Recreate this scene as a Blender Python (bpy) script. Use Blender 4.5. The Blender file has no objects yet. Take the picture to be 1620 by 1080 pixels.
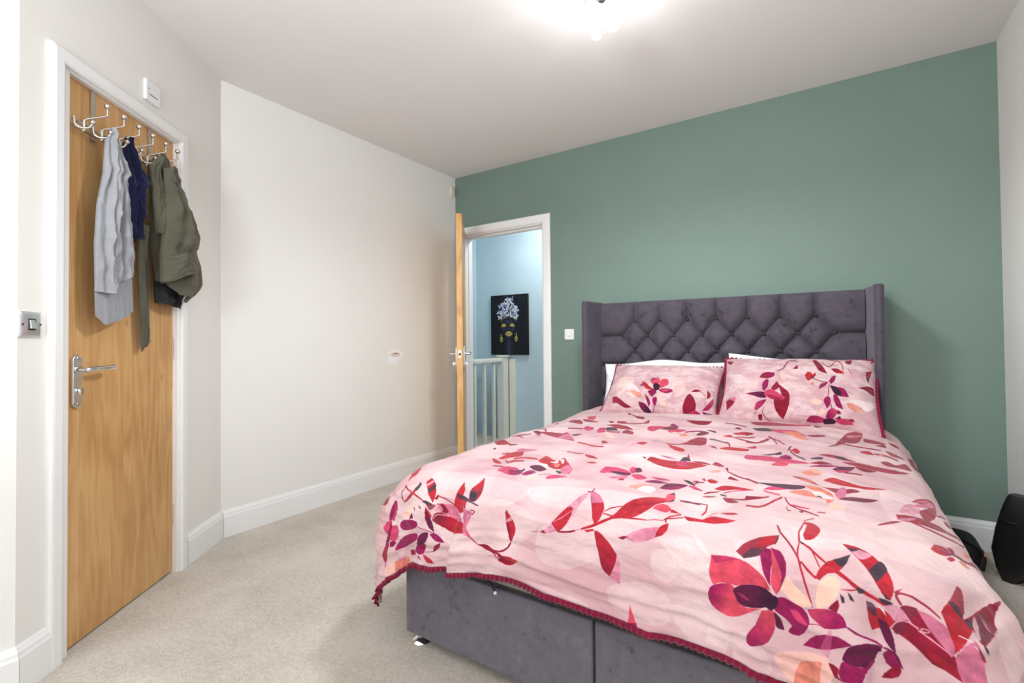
import bpy, bmesh, math, random
import numpy as np
from mathutils import Vector, Matrix, noise as mnoise

random.seed(7)
SC = bpy.context.scene
COL = SC.collection
PI = math.pi

# ------------------------------------------------------------------ camera, light, exposure
YAW, PITCH, ROLL, FPX, CAMH, SHY = 0.58861, 0.01591, -0.00919, 765.45, 1.0513, -11.78
cam_d = bpy.data.cameras.new('camera')
cam = bpy.data.objects.new('camera', cam_d)
COL.objects.link(cam)
fw = Vector((-math.sin(YAW) * math.cos(PITCH), math.cos(YAW) * math.cos(PITCH), math.sin(PITCH)))
rt0 = Vector((math.cos(YAW), math.sin(YAW), 0))
up0 = rt0.cross(fw)
rt = rt0 * math.cos(ROLL) + up0 * math.sin(ROLL)
up = up0 * math.cos(ROLL) - rt0 * math.sin(ROLL)
cam.matrix_world = Matrix(((rt.x, up.x, -fw.x, 0), (rt.y, up.y, -fw.y, 0), (rt.z, up.z, -fw.z, CAMH), (0, 0, 0, 1)))
cam_d.sensor_width = 36
cam_d.lens = FPX / 1620 * 36
cam_d.shift_y = SHY / 1620
cam_d.clip_start = 0.02
SC.camera = cam

SC.view_settings.view_transform = 'Standard'
SC.view_settings.look = 'None'
SC.view_settings.exposure = 0.17
SC.view_settings.gamma = 1.0
SC.view_settings.use_curve_mapping = False

world = bpy.data.worlds.new('world')
SC.world = world
world.use_nodes = True
world.node_tree.nodes['Background'].inputs[0].default_value = (0.85, 0.93, 1.0, 1)
world.node_tree.nodes['Background'].inputs[1].default_value = 1.2


def area_light(name, loc, target, sx, sy, power, color):
    d = bpy.data.lights.new(name, 'AREA')
    d.shape = 'RECTANGLE'
    d.size, d.size_y, d.energy, d.color = sx, sy, power, color
    o = bpy.data.objects.new(name, d)
    COL.objects.link(o)
    o.location = loc
    o.rotation_euler = (Vector(target) - Vector(loc)).to_track_quat('-Z', 'Y').to_euler()
    return o


# daylight through the bay window behind the camera
area_light('window_daylight', (-0.6, -2.52, 1.48), (-1.4, 1.6, 1.3), 2.2, 1.5, 33, (0.91, 0.96, 1.0))
# added fill light, aimed at the ceiling behind the camera to even out the room
area_light('ceiling_bounce_fill', (-0.6, -0.9, 1.5), (-0.75, -0.35, 2.5), 0.5, 0.5, 54, (0.90, 0.96, 1.0))
# unseen area light added under the landing ceiling to brighten the blue walls
area_light('landing_fill', (-2.2, 3.95, 2.42), (-2.9, 4.3, 0.6), 0.5, 0.5, 16, (0.97, 0.985, 1.0))

# ------------------------------------------------------------------ room numbers
XL, YG, H, XR, YA = -2.796, 3.298, 2.510, 0.686, 1.317     # left wall, green wall, ceiling, right wall, start of angled wall
YN = -2.6                                                   # window wall behind the camera
EV = Vector((0.61552, -0.78812, 0.0))                       # along the angled wall
NV = Vector((0.78812, 0.61552, 0.0))                        # out of the angled wall
ALEN = 1.178


def D(e, off, z):
    return Vector((XL, YA, 0)) + EV * e + NV * off + Vector((0, 0, z))


# ------------------------------------------------------------------ materials
def srgb(r, g, b):
    f = lambda c: (c / 255 / 12.92) if c / 255 <= 0.04045 else ((c / 255 + 0.055) / 1.055) ** 2.4
    return (f(r), f(g), f(b), 1)


class NT:
    def __init__(self, name):
        self.m = bpy.data.materials.new(name)
        self.m.use_nodes = True
        self.t = self.m.node_tree
        self.b = self.t.nodes['Principled BSDF']

    def n(self, typ, **kw):
        nd = self.t.nodes.new(typ)
        for k, v in kw.items():
            setattr(nd, k, v)
        return nd

    def l(self, a, b):
        self.t.links.new(a, b)

    def noise(self, scale, detail=2, rough=0.5, vec=None):
        nd = self.n('ShaderNodeTexNoise')
        nd.inputs['Scale'].default_value = scale
        nd.inputs['Detail'].default_value = detail
        nd.inputs['Roughness'].default_value = rough
        self.l(vec if vec is not None else self.coord(), nd.inputs['Vector'])
        return nd

    def coord(self, scale=(1, 1, 1), rot=(0, 0, 0), out='Object'):
        tc = self.n('ShaderNodeTexCoord')
        mp = self.n('ShaderNodeMapping')
        mp.inputs['Scale'].default_value = scale
        mp.inputs['Rotation'].default_value = rot
        self.l(tc.outputs[out], mp.inputs['Vector'])
        return mp.outputs[0]

    def ramp(self, fac, stops):
        r = self.n('ShaderNodeValToRGB')
        e = r.color_ramp.elements
        while len(e) < len(stops):
            e.new(0.5)
        for x, (p, c) in zip(e, stops):
            x.position, x.color = p, c
        self.l(fac, r.inputs[0])
        return r.outputs[0]

    def bump(self, height, strength, dist):
        b = self.n('ShaderNodeBump')
        b.inputs['Strength'].default_value = strength
        b.inputs['Distance'].default_value = dist
        self.l(height, b.inputs['Height'])
        self.l(b.outputs[0], self.b.inputs['Normal'])
        return b


def plain(name, col, rough=0.5, metal=0.0, var=0.03, scale=6, bump=0.0, bscale=300, spec=0.5, sheen=0.0):
    """a colour with slight mottling and fine relief"""
    t = NT(name)
    lo = tuple(c * (1 - var) for c in col[:3]) + (1,)
    hi = tuple(min(1, c * (1 + var)) for c in col[:3]) + (1,)
    nz = t.noise(scale, 3)
    t.l(t.ramp(nz.outputs[0], [(0.3, lo), (0.7, hi)]), t.b.inputs['Base Color'])
    t.b.inputs['Roughness'].default_value = rough
    t.b.inputs['Metallic'].default_value = metal
    t.b.inputs['Specular IOR Level'].default_value = spec
    if sheen:
        t.b.inputs['Sheen Weight'].default_value = sheen
    if bump:
        t.bump(t.noise(bscale, 2).outputs[0], bump, 0.002)
    return t.m


M = {}
M['wall'] = plain('cream_paint', srgb(234, 232, 228), 0.75, var=0.012, scale=1.5, bump=0.12, bscale=120, spec=0.2)
M['ceiling'] = plain('ceiling_paint', srgb(230, 227, 224), 0.85, var=0.01, scale=1.2, bump=0.1, bscale=90, spec=0.15)
M['green'] = plain('green_paint', srgb(116, 136, 126), 0.62, var=0.035, scale=2.2, bump=0.18, bscale=140, spec=0.3)
M['blue'] = plain('blue_paint', srgb(190, 211, 220), 0.7, var=0.03, scale=3, bump=0.12, bscale=120, spec=0.2)
M['gloss'] = plain('white_gloss_wood', srgb(238, 238, 238), 0.32, var=0.01, scale=3, spec=0.4)
M['satin'] = plain('ivory_gloss_wood', srgb(228, 227, 216), 0.35, var=0.02, scale=5, spec=0.4)
M['plastic'] = plain('white_plastic', srgb(236, 238, 240), 0.35, var=0.005)
M['cream_plastic'] = plain('cream_plastic', srgb(226, 212, 200), 0.4, var=0.01)
M['dark'] = plain('dark_slot', srgb(40, 38, 38), 0.6)
M['brushed'] = plain('bright_chrome', srgb(236, 240, 242), 0.32, 1.0, var=0.01)
M['chrome'] = plain('polished_chrome', srgb(225, 228, 230), 0.1, 1.0, var=0.01)
M['steel'] = plain('satin_steel', srgb(205, 198, 190), 0.25, 1.0, var=0.02)
M['bronze'] = plain('aged_hinge_metal', srgb(150, 138, 126), 0.35, 1.0, var=0.1, scale=80)
M['black_leather'] = plain('black_leather', srgb(17, 16, 18), 0.38, var=0.2, scale=30, bump=0.3, bscale=500)
M['black_cloth'] = plain('black_cloth', srgb(24, 24, 28), 0.8, var=0.15, scale=20, bump=0.3, bscale=400)
M['white_cloth'] = plain('white_cotton', srgb(243, 247, 247), 0.85, var=0.01, bump=0.15, bscale=500, spec=0.2)
M['mattress'] = plain('mattress_ticking', srgb(200, 194, 188), 0.85, var=0.03, bump=0.2, bscale=300)
M['lid'] = plain('ottoman_lining', srgb(132, 124, 116), 0.9, var=0.05, bump=0.2, bscale=400)
M['filler'] = plain('wall_filler', srgb(240, 241, 244), 0.8, var=0.03, scale=40)
M['orange'] = plain('orange_tab', srgb(205, 140, 100), 0.6)


def mat_carpet():
    t = NT('beige_carpet')
    v = t.coord()
    a = t.noise(230, 3, 0.75, v)
    b = t.noise(3.0, 4, 0.6, v)
    c = t.noise(60, 3, 0.6, v)
    m1 = t.n('ShaderNodeMath', operation='MULTIPLY'); m1.inputs[1].default_value = 0.55
    t.l(a.outputs[0], m1.inputs[0])
    m2 = t.n('ShaderNodeMath', operation='MULTIPLY_ADD'); m2.inputs[1].default_value = 0.25
    t.l(b.outputs[0], m2.inputs[0]); t.l(m1.outputs[0], m2.inputs[2])
    m3 = t.n('ShaderNodeMath', operation='MULTIPLY_ADD'); m3.inputs[1].default_value = 0.2
    t.l(c.outputs[0], m3.inputs[0]); t.l(m2.outputs[0], m3.inputs[2])
    col = t.ramp(m3.outputs[0], [(0.34, srgb(156, 143, 130)), (0.5, srgb(210, 199, 187)), (0.64, srgb(236, 229, 220))])
    t.l(col, t.b.inputs['Base Color'])
    t.b.inputs['Roughness'].default_value = 0.95
    t.b.inputs['Specular IOR Level'].default_value = 0.1
    t.b.inputs['Sheen Weight'].default_value = 0.15
    t.bump(m3.outputs[0], 0.8, 0.012)
    return t.m


def mat_oak(name, base, light, dark, rot):
    t = NT(name)
    v = t.coord((1, 1, 1), (0, 0, rot))
    sx = t.n('ShaderNodeSeparateXYZ'); t.l(v, sx.inputs[0])
    # veneer leaves about 0.2 m wide, each shifted along the grain
    fl = t.n('ShaderNodeMath', operation='MULTIPLY'); fl.inputs[1].default_value = 4.6
    t.l(sx.outputs[0], fl.inputs[0])
    fo = t.n('ShaderNodeMath', operation='FLOOR'); t.l(fl.outputs[0], fo.inputs[0])
    sh = t.n('ShaderNodeMath', operation='MULTIPLY'); sh.inputs[1].default_value = 3.71
    t.l(fo.outputs[0], sh.inputs[0])
    zz = t.n('ShaderNodeMath', operation='ADD'); t.l(sx.outputs[2], zz.inputs[0]); t.l(sh.outputs[0], zz.inputs[1])
    cb = t.n('ShaderNodeCombineXYZ')
    t.l(sx.outputs[0], cb.inputs[0]); t.l(sx.outputs[1], cb.inputs[1]); t.l(zz.outputs[0], cb.inputs[2])
    mp = t.n('ShaderNodeMapping'); mp.inputs['Scale'].default_value = (1, 1, 0.13)
    t.l(cb.outputs[0], mp.inputs['Vector'])
    big = t.noise(5.5, 3, 0.5, mp.outputs[0])
    wv = t.n('ShaderNodeMath', operation='MULTIPLY'); wv.inputs[1].default_value = 62
    t.l(big.outputs[0], wv.inputs[0])
    sn = t.n('ShaderNodeMath', operation='SINE'); t.l(wv.outputs[0], sn.inputs[0])
    mp2 = t.n('ShaderNodeMapping'); mp2.inputs['Scale'].default_value = (1, 1, 0.03)
    t.l(cb.outputs[0], mp2.inputs['Vector'])
    fine = t.noise(260, 3, 0.6, mp2.outputs[0])
    md = t.noise(2.2, 2, 0.5, cb.outputs[0])
    a1 = t.n('ShaderNodeMath', operation='MULTIPLY_ADD'); a1.inputs[1].default_value = 0.06; a1.inputs[2].default_value = 0.0
    t.l(sn.outputs[0], a1.inputs[0])
    a2 = t.n('ShaderNodeMath', operation='MULTIPLY_ADD'); a2.inputs[1].default_value = 0.4
    t.l(fine.outputs[0], a2.inputs[0]); t.l(a1.outputs[0], a2.inputs[2])
    a3 = t.n('ShaderNodeMath', operation='MULTIPLY_ADD'); a3.inputs[1].default_value = 0.6
    t.l(md.outputs[0], a3.inputs[0]); t.l(a2.outputs[0], a3.inputs[2])
    col = t.ramp(a3.outputs[0], [(0.3, dark), (0.5, base), (0.7, light)])
    # small knots
    vo = t.n('ShaderNodeTexVoronoi'); vo.inputs['Scale'].default_value = 3.4
    mp3 = t.n('ShaderNodeMapping'); mp3.inputs['Scale'].default_value = (1.6, 1.6, 1.0)
    t.l(cb.outputs[0], mp3.inputs['Vector']); t.l(mp3.outputs[0], vo.inputs['Vector'])
    kn = t.ramp(vo.outputs['Distance'], [(0.0, (1, 1, 1, 1)), (0.085, (0, 0, 0, 1))])
    mx = t.n('ShaderNodeMix', data_type='RGBA'); mx.inputs[7].default_value = dark
    t.l(kn, mx.inputs[0]); t.l(col, mx.inputs[6])
    t.l(mx.outputs[2], t.b.inputs['Base Color'])
    t.b.inputs['Roughness'].default_value = 0.34
    t.b.inputs['Specular IOR Level'].default_value = 0.4
    t.bump(fine.outputs[0], 0.06, 0.002)
    return t.m


def mat_velvet(name, col):
    t = NT(name)
    v = t.coord()
    a = t.noise(7, 4, 0.65, v)
    b = t.noise(28, 4, 0.7, v)
    mx = t.n('ShaderNodeMath', operation='MULTIPLY_ADD'); mx.inputs[1].default_value = 0.5
    t.l(b.outputs[0], mx.inputs[0])
    hm = t.n('ShaderNodeMath', operation='MULTIPLY'); hm.inputs[1].default_value = 0.5
    t.l(a.outputs[0], hm.inputs[0]); t.l(hm.outputs[0], mx.inputs[2])
    s = lambda k: tuple(c * k for c in col[:3]) + (1,)
    t.l(t.ramp(mx.outputs[0], [(0.33, s(0.45)), (0.42, s(0.9)), (0.55, s(1.0)), (0.68, s(1.25))]), t.b.inputs['Base Color'])
    t.b.inputs['Roughness'].default_value = 0.8
    t.b.inputs['Specular IOR Level'].default_value = 0.2
    t.b.inputs['Sheen Weight'].default_value = 0.28
    t.b.inputs['Sheen Roughness'].default_value = 0.4
    t.b.inputs['Sheen Tint'].default_value = (0.75, 0.72, 0.8, 1)
    t.bump(b.outputs[0], 0.1, 0.004)
    return t.m


def mat_cloth(name, col, heather=0.0, bump=0.3):
    t = NT(name)
    v = t.coord()
    a = t.noise(9, 3, 0.5, v)
    b = t.noise(230, 3, 0.7, t.coord((1, 1, 0.35)))
    mx = t.n('ShaderNodeMath', operation='MULTIPLY_ADD'); mx.inputs[1].default_value = heather
    t.l(b.outputs[0], mx.inputs[0]); t.l(a.outputs[0], mx.inputs[2])
    s = lambda k: tuple(min(1, c * k) for c in col[:3]) + (1,)
    t.l(t.ramp(mx.outputs[0], [(0.3, s(0.84)), (0.75 + heather * 0.5, s(1.1))]), t.b.inputs['Base Color'])
    t.b.inputs['Roughness'].default_value = 0.9
    t.b.inputs['Specular IOR Level'].default_value = 0.15
    t.b.inputs['Sheen Weight'].default_value = 0.2
    t.bump(b.outputs[0], bump, 0.0015)
    return t.m


M['carpet'] = mat_carpet()
DOOR_ROT = math.atan2(0.78812, 0.61552)      # turns the angled wall's run onto x
M['oak'] = mat_oak('oak_veneer', srgb(203, 157, 102), srgb(217, 176, 122), srgb(180, 131, 80), DOOR_ROT)
M['oak_edge'] = mat_oak('oak_lipping', srgb(214, 165, 100), srgb(232, 188, 128), srgb(178, 124, 66), 0.9)
M['velvet'] = mat_velvet('charcoal_velvet', srgb(104, 99, 107))
M['velvet_head'] = mat_velvet('charcoal_velvet_headboard', srgb(79, 73, 82))
M['button'] = mat_velvet('button_velvet', srgb(58, 53, 60))
M['grey_jersey'] = mat_cloth('heather_grey_jersey', srgb(146, 147, 152), 0.6)
M['navy'] = mat_cloth('navy_jersey', srgb(27, 33, 66))
M['olive'] = mat_cloth('olive_cotton', srgb(88, 86, 72), 0.1)
M['crimson'] = mat_cloth('crimson_frill', srgb(126, 18, 54), 0.2)


# ------------------------------------------------------------------ mesh builders
class MB:
    def __init__(self):
        self.v, self.f, self.uv = [], [], None

    def add(self, verts, faces):
        k = len(self.v)
        self.v += [Vector(p) for p in verts]
        self.f += [tuple(i + k for i in fc) for fc in faces]
        return self

    def hexa(self, p):      # 8 corners: 4 bottom ring, 4 top ring
        return self.add(p, [(3, 2, 1, 0), (4, 5, 6, 7), (0, 1, 5, 4), (1, 2, 6, 5), (2, 3, 7, 6), (3, 0, 4, 7)])

    def box(self, x0, x1, y0, y1, z0, z1, fr=None):
        fr = fr or (lambda a, b, c: Vector((a, b, c)))
        return self.hexa([fr(x0, y0, z0), fr(x1, y0, z0), fr(x1, y1, z0), fr(x0, y1, z0),
                          fr(x0, y0, z1), fr(x1, y0, z1), fr(x1, y1, z1), fr(x0, y1, z1)])

    def tube(self, pts, r, n=10, cap=True):
        pts = [Vector(p) for p in pts]
        rr = r if isinstance(r, (list, tuple)) else [r] * len(pts)
        tan = [(pts[min(i + 1, len(pts) - 1)] - pts[max(i - 1, 0)]).normalized() for i in range(len(pts))]
        a = Vector((0, 0, 1)) if abs(tan[0].z) < 0.9 else Vector((1, 0, 0))
        u = tan[0].cross(a).normalized()
        V, Fc = [], []
        for i, p in enumerate(pts):
            u = (u - tan[i] * u.dot(tan[i])).normalized()
            w = tan[i].cross(u)
            for k in range(n):
                t = 2 * PI * k / n
                V.append(p + (u * math.cos(t) + w * math.sin(t)) * rr[i])
        for i in range(len(pts) - 1):
            for k in range(n):
                k2 = (k + 1) % n
                Fc.append((i * n + k, i * n + k2, (i + 1) * n + k2, (i + 1) * n + k))
        if cap:
            Fc.append(tuple(range(n - 1, -1, -1)))
            Fc.append(tuple((len(pts) - 1) * n + k for k in range(n)))
        return self.add(V, Fc)

    def lathe(self, prof, org, axis=(0, 0, 1), n=20):
        """prof: (radius, height) along axis"""
        ax = Vector(axis).normalized()
        a = Vector((1, 0, 0)) if abs(ax.x) < 0.9 else Vector((0, 1, 0))
        u = ax.cross(a).normalized(); w = ax.cross(u)
        V, Fc = [], []
        for r, hh in prof:
            for k in range(n):
                t = 2 * PI * k / n
                V.append(Vector(org) + ax * hh + (u * math.cos(t) + w * math.sin(t)) * max(r, 1e-5))
        for i in range(len(prof) - 1):
            for k in range(n):
                k2 = (k + 1) % n
                Fc.append((i * n + k, i * n + k2, (i + 1) * n + k2, (i + 1) * n + k))
        Fc.append(tuple(range(n - 1, -1, -1)))
        Fc.append(tuple((len(prof) - 1) * n + k for k in range(n)))
        return self.add(V, Fc)

    def ball(self, c, r, n=12):
        prof = [(r * math.sin(PI * i / n), -r * math.cos(PI * i / n)) for i in range(n + 1)]
        return self.lathe(prof, c, n=n + 2)

    def prism(self, poly, fr, d0, d1):
        """poly of (a, b) swept from depth d0 to d1; fr(a, depth, b) -> point"""
        n = len(poly)
        V = [fr(a, d0, b) for a, b in poly] + [fr(a, d1, b) for a, b in poly]
        Fc = [tuple(range(n - 1, -1, -1)), tuple(range(n, 2 * n))] + [(i, (i + 1) % n, n + (i + 1) % n, n + i) for i in range(n)]
        return self.add(V, Fc)

    def grid(self, P, closed_u=False):
        """P: rows x cols of points"""
        R, C = len(P), len(P[0])
        V = [p for row in P for p in row]
        Fc = []
        for i in range(R - 1):
            for j in range(C if closed_u else C - 1):
                j2 = (j + 1) % C
                Fc.append((i * C + j, i * C + j2, (i + 1) * C + j2, (i + 1) * C + j))
        return self.add(V, Fc)


def link(name, mb, mat, parent=None, smooth=False, bevel=0.0, seg=2, angle=None, solid=0.0, subsurf=0):
    org = Vector((0, 0, 0))
    p = parent
    while p is not None:
        org += p.location
        p = p.parent
    me = bpy.data.meshes.new(name)
    me.from_pydata([tuple(v - org) for v in mb.v], [], mb.f)
    bm = bmesh.new(); bm.from_mesh(me)
    bmesh.ops.recalc_face_normals(bm, faces=bm.faces)
    bm.to_mesh(me); bm.free()
    if mb.uv is not None:
        ul = me.uv_layers.new(name='UVMap')
        vi = np.empty(len(me.loops), dtype=np.int32); me.loops.foreach_get('vertex_index', vi)
        ul.data.foreach_set('uv', np.asarray(mb.uv, dtype=np.float32)[vi].ravel())
    me.materials.append(mat)
    o = bpy.data.objects.new(name, me)
    COL.objects.link(o)
    o.parent = parent
    if bevel:
        b = o.modifiers.new('bevel', 'BEVEL'); b.width = bevel; b.segments = seg; b.limit_method = 'ANGLE'; b.angle_limit = 0.6
        smooth = True; angle = angle or 0.6
    if solid:
        s = o.modifiers.new('solid', 'SOLIDIFY'); s.thickness = solid; s.offset = -1
    if subsurf:
        s = o.modifiers.new('sub', 'SUBSURF'); s.levels = s.render_levels = subsurf
    if smooth:
        me.shade_smooth()
        if angle:
            me.set_sharp_from_angle(angle=angle)
    return o


def thing(name, label, cat, loc, group=None):
    o = bpy.data.objects.new(name, None)
    COL.objects.link(o)
    o.location = loc
    o.empty_display_size = 0.1
    return tag(o, label, cat, group)


def tag(o, label, cat, group=None):
    o['label'] = label; o['category'] = cat
    if group:
        o['group'] = group
    return o


def struct(o, label=None):
    o['kind'] = 'structure'
    if label:
        o['label'] = label
    return o


def spline(pts, n):
    """Catmull-Rom through 2-D or 3-D tuples"""
    out = []
    P = [pts[0]] + list(pts) + [pts[-1]]
    for i in range(1, len(P) - 2):
        for k in range(n):
            t = k / n
            out.append(tuple(0.5 * (2 * b + (c - a) * t + (2 * a - 5 * b + 4 * c - d) * t * t + (3 * b - a - 3 * c + d) * t ** 3)
                             for a, b, c, d in zip(P[i - 1], P[i], P[i + 1], P[i + 2])))
    out.append(tuple(pts[-1]))
    return out


# ------------------------------------------------------------------ the setting
WT = 0.1
mb = MB()
mb.box(XL - 1.2, XR + WT, YN - WT, YG + 1.4, -0.05, 0.0)
fl = struct(link('floor', mb, M['carpet']), 'beige twist pile carpet over the whole bedroom floor')
mb = MB(); mb.box(XL - 1.2, XR + WT, YN - WT, YG + 1.4, H, H + 0.05)
struct(link('ceiling', mb, M['ceiling']), 'plain off white painted ceiling')

mb = MB(); mb.box(XL - WT, XL, YA - 0.05, YG, 0, H)
wl = struct(link('wall_left', mb, M['wall']), 'cream painted wall between the two doors')

# angled wall with the oak door
DE0, DE1, DTOP = 0.352, 0.992, 2.022
mb = MB()
mb.box(-0.03, DE0, -WT, 0, 0, H, D); mb.box(DE1, ALEN + 0.0, -WT, 0, 0, H, D); mb.box(DE0, DE1, -WT, 0, DTOP, H, D)
wa = struct(link('wall_angled', mb, M['wall']), 'cream angled wall holding the oak door')
B3 = D(ALEN, 0, 0)
mb = MB(); mb.box(B3.x - WT, B3.x, YN, B3.y, 0, H)
struct(link('wall_side', mb, M['wall']), 'white wall beyond the chrome light switch')

# green wall with the doorway
OX0, OX1, OTOP = -2.70, -1.90, 1.985
mb = MB()
mb.box(XL - WT, OX0, YG, YG + WT, 0, H); mb.box(OX1, XR + WT, YG, YG + WT, 0, H); mb.box(OX0, OX1, YG, YG + WT, OTOP, H)
struct(link('wall_back', mb, M['green']), 'sage green painted wall behind the bed')
mb = MB(); mb.box(XR, XR + WT, YN, YG, 0, H)
struct(link('wall_right', mb, M['wall']), 'cream wall at the far side of the bed')
# window wall behind the camera
mb = MB()
mb.box(B3.x - WT, -1.95, YN - WT, YN, 0, H); mb.box(0.45, XR + WT, YN - WT, YN, 0, H)
mb.box(-1.95, 0.45, YN - WT, YN, 0, 0.7); mb.box(-1.95, 0.45, YN - WT, YN, 2.25, H)
struct(link('wall_front', mb, M['wall']), 'cream wall around the window behind the photographer')
mb = MB()
for x0, x1 in ((-1.95, -1.89), (-0.78, -0.72), (0.39, 0.45)):
    mb.box(x0, x1, YN - 0.08, YN - 0.02, 0.7, 2.25)
for z0, z1 in ((0.7, 0.76), (2.19, 2.25)):
    mb.box(-1.95, 0.45, YN - 0.08, YN - 0.02, z0, z1)
struct(link('window_1', mb, M['gloss']), 'white framed window behind the photographer')


def skirting(name, p0, p1, nrm, h=0.145, t=0.018, m0=0.0, m1=0.0, label=None):
    """moulded skirting board from p0 to p1; m0/m1 mitre the ends along the run"""
    prof = [(0, 0), (t, 0), (t, h - 0.034), (t - 0.003, h - 0.026), (t - 0.004, h - 0.016), (0.009, h - 0.006), (0.007, h), (0, h)]
    p0, p1 = Vector(p0), Vector(p1)
    d = (p1 - p0).normalized(); nrm = Vector(nrm)
    mb = MB()
    a = [p0 + nrm * x + Vector((0, 0, z)) - d * (m0 * x) for x, z in prof]
    b = [p1 + nrm * x + Vector((0, 0, z)) + d * (m1 * x) for x, z in prof]
    n = len(prof)
    mb.add(a + b, [tuple(range(n)), tuple(range(2 * n - 1, n - 1, -1))] + [(i, (i + 1) % n, n + (i + 1) % n, n + i) for i in range(n)])
    return struct(link(name, mb, M['gloss']), label)


tn = math.tan(math.radians(52) / 2)
skirting('baseboard_left', (XL, YG, 0), (XL, YA, 0), (1, 0, 0), m1=-tn, label='white skirting board below the cream wall')
skirting('baseboard_angled', D(0, 0, 0), D(0.325, 0, 0), NV, m0=-tn, label='short white skirting board right of the oak door')
skirting('baseboard_side', D(1.07, 0, 0), D(ALEN, 0, 0), NV, m1=0.3, label='short white skirting board left of the oak door')
skirting('baseboard_front', B3, (B3.x, YN, 0), (1, 0, 0), m0=0.3, label='white skirting board under the white side wall')
skirting('baseboard_back', (-1.83, YG, 0), (XR, YG, 0), (0, -1, 0), label='white skirting board under the green wall')
skirting('baseboard_right', (XR, YG, 0), (XR, YN, 0), (-1, 0, 0), label='white skirting board under the right wall')


# ------------------------------------------------------------------ door casings
def casing(name, fr, a0, a1, top, w, t, depth, label, cw_l=None):
    """architrave round an opening a0..a1 x 0..top plus lining; fr(a, off, z)"""
    root = bpy.data.objects.new(name, None); COL.objects.link(root)
    root.location = fr((a0 + a1) / 2, 0, 0)
    struct(root, label)
    wl_ = cw_l or w
    pr = lambda ww: [(0, 0), (ww, 0), (ww, t * 0.55), (ww * 0.9, t * 0.9), (ww * 0.75, t), (ww * 0.2, t), (ww * 0.06, t * 0.85), (0, t * 0.6)]
    mb = MB()
    P = pr(w)
    n = len(P)
    V = []
    for (ca, cz) in ((0, 0), (1, 0)):
        pass
    # left leg, head, right leg with mitred corners
    def ring(pts):
        return pts
    L0 = [fr(a0 - x * (wl_ / w), o, 0) for x, o in P]; L1 = [fr(a0 - x * (wl_ / w), o, top + x) for x, o in P]
    R0 = [fr(a1 + x, o, 0) for x, o in P]; R1 = [fr(a1 + x, o, top + x) for x, o in P]
    for nm, A, B in (('casing_leg', L0, L1), ('casing_head', L1, R1), ('casing_leg', R1, R0)):
        m2 = MB()
        m2.add(A + B, [tuple(range(n)), tuple(range(2 * n - 1, n - 1, -1))] + [(i, (i + 1) % n, n + (i + 1) % n, n + i) for i in range(n)])
        link(nm, m2, M['gloss'], root)
    m3 = MB()
    m3.box(a0 - 0.002, a0 + 0.008, -depth, 0.002, 0, top, fr); m3.box(a1 - 0.008, a1 + 0.002, -depth, 0.002, 0, top, fr)
    m3.box(a0, a1, -depth, 0.002, top - 0.008, top + 0.002, fr)
    link('door_lining', m3, M['gloss'], root)
    return root


trim1 = casing('trim_1', D, DE0 + 0.03, DE1 + 0.036, 2.003, 0.052, 0.02, WT, 'white moulded casing round the oak door with the coats', 0.052)
# rebate strip between casing and leaf on the hinge side and head
mb = MB(); mb.box(DE0, DE0 + 0.035, -WT, -0.002, 0, 2.03, D); mb.box(DE1, DE1 + 0.04, -WT, -0.002, 0, 2.03, D)
mb.box(DE0, DE1 + 0.03, -WT, -0.035, 1.996, 2.03, D)
link('door_lining', mb, M['gloss'], trim1)


def G(a, off, z):
    return Vector((a, YG - off, z))


trim2 = casing('trim_2', G, OX0, OX1, OTOP, 0.068, 0.02, WT, 'white casing round the open doorway in the green wall')
mb = MB(); mb.box(OX0, OX0 + 0.012, -WT, -0.05, 0, OTOP, G); mb.box(OX1 - 0.02, OX1, -WT, -0.05, 0, OTOP, G); mb.box(OX0, OX1, -WT, -0.05, OTOP - 0.022, OTOP, G)
link('door_stop', mb, M['gloss'], trim2)

# ------------------------------------------------------------------ oak door with the coats
LE0, LE1 = DE0 + 0.030, DE1 + 0.036        # leaf edges, hinge side first
door1 = bpy.data.objects.new('door_1', None); COL.objects.link(door1)
door1.location = D((LE0 + LE1) / 2, -0.02, 0)
struct(door1, 'oak veneered flush door with clothes hanging on it')
mb = MB(); mb.box(LE0 + 0.002, LE1 - 0.002, -0.062, -0.018, 0.008, 1.996, D)
link('door_leaf', mb, M['oak'], door1, bevel=0.0015)


def hinge(parent, fr, a, off, zc, h=0.1):
    root = MB()
    for k in range(5):
        z0 = zc - h / 2 + k * h / 5
        root.lathe([(0.0055, 0.0006), (0.0062, 0.002), (0.0062, h / 5 - 0.002), (0.0055, h / 5 - 0.0006)], fr(a, off, z0), n=12)
    root.ball(fr(a, off, zc + h / 2 + 0.002), 0.0045, 8); root.ball(fr(a, off, zc - h / 2 - 0.002), 0.0045, 8)
    root.box(a - 0.014, a, off - 0.007, off - 0.005, zc - h / 2, zc + h / 2, fr)
    root.box(a, a + 0.012, off - 0.007, off - 0.005, zc - h / 2, zc + h / 2, fr)
    return link('hinge', root, M['bronze'], parent, smooth=True, angle=0.7)


for zc in (1.81, 1.033, 0.264):
    hinge(door1, D, LE0 - 0.004, -0.008, zc)


def rounded(w, h, n=8):
    """stadium-ended plate outline"""
    r = w / 2
    pts = [(r * math.cos(PI * k / n), h / 2 - r + r * math.sin(PI * k / n)) for k in range(n + 1)]
    pts += [(r * math.cos(PI + PI * k / n), -h / 2 + r + r * math.sin(PI + PI * k / n)) for k in range(n + 1)]
    return pts


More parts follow.
